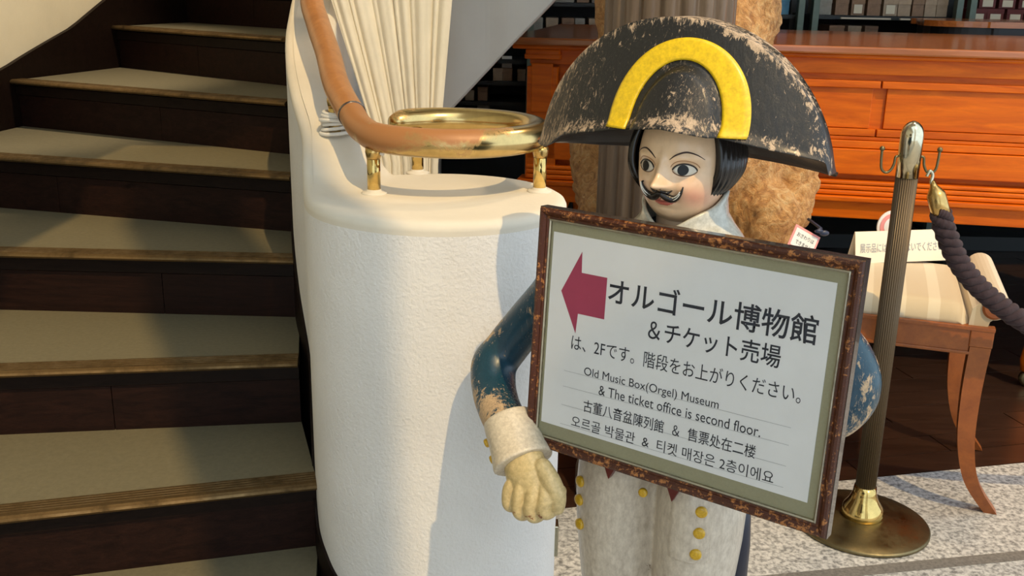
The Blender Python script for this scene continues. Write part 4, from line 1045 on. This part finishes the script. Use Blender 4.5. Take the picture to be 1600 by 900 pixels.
for i, (x, zt, r_) in enumerate(fx):
    bx0 = -.176+.0175*i
    P = smoothpath([(bx0, -.203+.003*abs(i-1.5), .548), (x+.003, -.215+.003*abs(i-1.5), .522), (x, -.216+.003*abs(i-1.5), zt+.026), (x+.001, -.207, zt+.010), (x+.003, -.188, zt+.006), (x+.006, -.168, zt+.020), (x+.008, -.165, zt+.04)], 6)
    fingers.append(sweep(P, [r_*.80, r_*.97, r_, r_*1.0, r_*.95, r_*.85, r_*.8], 18, round_end=True))
thumb = sweep(smoothpath([(-.135, -.190, .572), (-.112, -.196, .553), (-.098, -.195, .528), (-.100, -.190, .503), (-.106, -.182, .492)], 6), [.016, .0175, .0165, .0145, .012], 18, round_end=True)
me = fused([palm, thumb]+fingers, .0018, 1)
setwear(me, lambda c, n: .55*exp(-((c.z-.485)/.014)**2)*ss(0, -.8, n.y)+.2*max(0, noise.noise(c*40)))
add('gloved_hand', None, None, M['glove'], stt, me=me, smooth=True)
# the other hand grips the sign from behind
fingers = [ball((.185, -.075, .70), (.035, .028, .04))]
for i in range(4): fingers.append(sweep(smoothpath([(.19, -.07, .725-.018*i), (.165, -.092, .728-.018*i), (.14, -.098, .728-.018*i)], 5), [.011, .011, .009], 14, round_end=True))
fingers.append(sweep(smoothpath([(.19, -.07, .73), (.18, -.085, .755), (.165, -.092, .77)], 5), [.012, .011, .009], 14, round_end=True))
me = fused(fingers, .003, 2); setwear(me, lambda c, n: 0); add('gloved_hand', None, None, M['glove'], stt, me=me, smooth=True)

# --- hat (cocked hat: two upright flaps round a crown)
HX, HR, HCZ = -.004, .2745, 1.070
def htop(x):
    q_ = abs(x-HX)/HR
    return HCZ+HR*sqrt(max(0, 1-q_**2.05))
def hbot(x, front=True):
    q_ = abs(x-.03)/.27
    if front: return 1.178-.048*min(1, q_)**1.2-.018*ss(.80, 1, q_)
    return 1.112-.006*min(1, q_)**1.3+.002*ss(.8, 1, q_)
def hy(x, s, front=True):
    q_ = max(0, 1-((x-HX)/(HR*1.0))**2)
    if front:
        base = -(.012+.086*q_**.75)*(1-.62*s**1.1)
        # sweeping outwards at lip
        return base-.010*q_*exp(-(s/.07)**2)
    return (.014+.085*q_**.75)*(1-.75*s**1.3)
crown = lambda x, z: max(0, 1-((x-.036)/.072)**2-max(0, (z-1.165)/.108)**2)
NX, NS = 150, 60
def flap(front):
    V = []; F = []
    for i in range(NX+1):
        th = math.radians(-79+158*i/NX); x = HX+HR*sin(th)
        zt = HCZ+HR*cos(th) if True else 0; zb = hbot(x, front); zb = min(zb, zt-.012); et = min(i, NX-i)/7
        if et < 1: md = 1.118; kk = .12+.88*sqrt(1-(1-et)**2); zb = md+(zb-md)*kk; zt = md+(zt-md)*kk
        for j in range(NS+1):
            s = j/NS; z = zb+(zt-zb)*s; y = hy(x, s, front)
            if front:
                c_ = crown(x, z); y -= .016*min(1, c_*5)*(c_ > 0)+.018*c_
            V.append((x, y, z))
    for i in range(NX):
        for j in range(NS): a = i*(NS+1)+j; F.append((a, a+1, a+NS+2, a+NS+1))
    return V, F
fv, ff = flap(True); bv, bf = flap(False)
# join flaps at the top edge and close the underside with a recessed band
n0 = len(fv); V = list(fv)+list(bv); F = list(ff)+[tuple(i+n0 for i in q_) for q_ in bf]
for i in range(NX):
    a, b = i*(NS+1)+NS, (i+1)*(NS+1)+NS; F.append((a, b, b+n0, a+n0))
# underside: rolls in from both lips to a raised centre
mid0 = len(V); rowsU = 10
for i in range(NX+1):
    f0 = Vector(fv[i*(NS+1)]); b0 = Vector(bv[i*(NS+1)])
    for k in range(1, rowsU):
        t = k/rowsU; p = f0.lerp(b0, t); p.z += .022*sin(pi*t)*max(0, 1-((p.x-HX)/HR)**2); V.append(tuple(p))
def um(i, k):
    if k == 0: return i*(NS+1)
    if k == rowsU: return n0+i*(NS+1)
    return mid0+i*(rowsU-1)+k-1
nf = len(F)
for i in range(NX):
    for k in range(rowsU): F.append((um(i, k), um(i+1, k), um(i+1, k+1), um(i, k+1)))
for i in (0, NX):
    for j in range(NS): a = i*(NS+1)+j; F.insert(nf, (a, a+1, a+1+n0, a+n0)); nf += 1
me = bpy.data.meshes.new('hat'); me.from_pydata(V, [], F); me.update()
for i, p in enumerate(me.polygons): p.material_index = 1 if i >= nf else 0
bm = bmesh.new(); bm.from_mesh(me); bmesh.ops.remove_doubles(bm, verts=bm.verts, dist=.0003); bmesh.ops.recalc_face_normals(bm, faces=bm.faces); bm.to_mesh(me); bm.free(); me.update()
def hw(c, n):
    rr_ = HR-sqrt((c.x-HX)**2+(c.z-HCZ)**2); e = exp(-(rr_/.012)**2)*(1-.75*ss(.22, .262, abs(c.x-HX))); b_ = exp(-((c.z-hbot(c.x)-.012)/.013)**2)*(1-.5*ss(.22, .262, abs(c.x-HX)))
    return .80*e+.62*b_*(1 if c.y < 0 else .3)+.35*exp(-((c.x-.05)/.05)**2-((c.z-1.225)/.04)**2)+.10*ss(.15, .28, abs(c.x))-.25*max(0, noise.noise(c*7)+.1)
setwear(me, hw)
hat = add('hat', None, None, [M['hat'], M['hat_under']], stt, me=me, smooth=True, label='black cocked hat with worn edges')
# yellow arch band
V = []; F = []; na, nb_ = 90, 8
def hatsurf(x, z):
    zb = hbot(x); zt = HCZ+sqrt(max(0, HR*HR-(x-HX)**2)); s = max(0, min(1, (z-zb)/(zt-zb))); y = hy(x, s); return y
for i in range(na+1):
    a = pi*1.0-pi*i/na
    for k in range(nb_+1):
        w = k/nb_; rx = .078+.041*w; rz = .112+.034*w
        x = .031+rx*cos(a)*(1+.06*sin(a)); z = 1.168+rz*sin(a)
        ed = .0 if 0 < k < nb_ else .0015
        V.append((x, hatsurf(x, z)-.0045+ed, z-.004*(1 if False else 0)))
nk_ = len(V)
for i in range(na+1):
    for k in range(nb_+1): v = V[i*(nb_+1)+k]; V.append((v[0], v[1]+.012, v[2]))
for i in range(na):
    for k in range(nb_): a = i*(nb_+1)+k; F.append((a, a+1, a+nb_+2, a+nb_+1))
    for k in (0, nb_): a = i*(nb_+1)+k; F.append((a, a+nb_+1, a+nb_+1+nk_, a+nk_))
for i in (0, na):
    for k in range(nb_): a = i*(nb_+1)+k; F.append((a, a+1, a+1+nk_, a+nk_))
me = bpy.data.meshes.new('b'); me.from_pydata(V, [], F); me.update(); setwear(me, lambda c, n: 0)
bm = bmesh.new(); bm.from_mesh(me); bmesh.ops.recalc_face_normals(bm, faces=bm.faces); bm.to_mesh(me); bm.free()
add('hat_band', None, None, M['yellow'], hat, me=me, smooth=True, label='yellow arch painted on the hat front')

for o in stt.children:
    if o.name.split('.')[0] in ('head', 'eye', 'eyebrow', 'moustache'): o.location = (.001, 0, -.003)

# ================================================================== FRAMED SIGN
sgn = thing('framed_sign', 'framed direction sign with crimson arrow and Japanese, English, Chinese and Korean lettering', 'sign', (.267*KS, 1.55*KS, CH+(.804-CH)*KS))
Ra, Rb, Rg = -.064, .002, -.611
R4 = Matrix.Rotation(Rg, 4, 'Z') @ Matrix.Rotation(Ra, 4, 'X') @ Matrix.Rotation(Rb, 4, 'Y')
sgn.rotation_euler = R4.to_euler(); sgn.matrix_basis = Matrix.Translation((.267*KS, 1.55*KS, CH+(.804-CH)*KS)) @ R4 @ Matrix.Scale(KS, 4)
fw_, fh_, ox, oz = .560, .438, .005, -.003
X0, X1, Y0_, Y1_ = ox-fw_/2, ox+fw_/2, oz-fh_/2, oz+fh_/2
fprof = [(0, .017), (0, -.004), (.002, -.009), (.006, -.011), (.010, -.0095), (.013, -.0060), (.0145, -.0055), (.0165, -.0065), (.0185, -.004), (.0185, .004)]
def mitre(prof, a, b, c, d, name, par, mat):
    # one stick of the frame between corner a (outer) .. b (outer); inward direction toward c
    n = len(prof); V = []
    for (P, din) in ((a, c), (b, d)):
        for (o_, y) in prof: V.append((P[0]+din[0]*o_, y, P[1]+din[1]*o_))
    return add(name, V, [tuple(range(n)), tuple(range(n, 2*n))]+[(i, (i+1) % n, n+(i+1) % n, n+i) for i in range(n)], mat, par)
cor = [((X0, Y0_), (1, 1)), ((X1, Y0_), (-1, 1)), ((X1, Y1_), (-1, -1)), ((X0, Y1_), (1, -1))]
for i in range(4):
    (a, da), (b, db) = cor[i], cor[(i+1) % 4]
    o = mitre(fprof, a, b, da, db, 'frame_moulding', sgn, M['frame'])
    o.data.update()
    at2 = o.data.attributes.new('wear', 'FLOAT', 'POINT'); at2.data.foreach_set('value', [.35 if i in (0, 2) else .15]*len(o.data.vertices))
    # glossy outer side of the moulding
    mitre([(-.0012, .018), (-.0012, -.003), (0, -.003), (0, .018)], a, b, da, db, 'frame_side', sgn, M['frame_side'])
    sp_ = [(.0185, .004), (.0185, -.0035), (.0205, -.0045), (.0225, -.003), (.0225, .004)]
    mitre(sp_, a, b, da, db, 'inner_slip', sgn, M['slip'])
box('backing_board', (X0+.01, X1-.01, .010, .014, Y0_+.01, Y1_-.01), M['frame_side'], sgn)
box('mount_board', (X0+.018, X1-.018, .002, .006, Y0_+.018, Y1_-.018), M['mat_board'], sgn)
PW, PH = .496, .351
pap = box('printed_sheet', (-PW/2, PW/2, .0008, .002, -PH/2, PH/2), M['paper'], sgn)
mm = .001
v2 = [(-224.5, 74), (-187.8, 150), (-185.9, 113), (-135.3, 113.3), (-134.8, 40.3), (-187.4, 39.8), (-189.5, 3.4)]
add('arrow', [(a*mm, .0004, b*mm) for a, b in v2], [tuple(range(7))], M['arrow'], pap)
TY = .0003
SL = .014
def line(s, x0, x1, zb, zt, bold=0, m='ink', sl=SL): text(s, x0*mm, x1*mm, zb*mm, zt*mm, M[m], pap, TY, sl, None, 'lettering', bold)
line('オルゴール博物館', -131, 229, 70, 116, .012)
line('＆チケット売場', -50, 178, 23, 60, .008)
line('は、2Fです。階段をお上がりください。', -196, 217, -27, 1)
line('Old Music Box(Orgel) Museum', -166, 87, -71.5, -52, 0)
line('& The ticket office is second floor.', -134, 161, -95.5, -77.5, 0)
line('古董八音盆陳列館  ＆  售票处在二楼', -162, 157, -134, -111, .004)
line('오르골 박물관  &  티켓 매장은 2층이에요', -184, 191, -168, -146.5, .0, 'rule' if False else 'ink')
for z0 in (-68.5, -97.5, -132.5, -168.5):
    V = [(-.207, TY, z0*mm-.0002+.0), (.208, TY, z0*mm+.0060), (.208, TY, z0*mm+.0065), (-.207, TY, z0*mm+.0003)]
    add('rule_line', V, [(0, 1, 2, 3)], M['rule'], pap)
# glazing of the frame
box('glass_pane', (X0+.02, X1-.02, -.0022, -.0012, Y0_+.02, Y1_-.02), M['glass'], sgn)
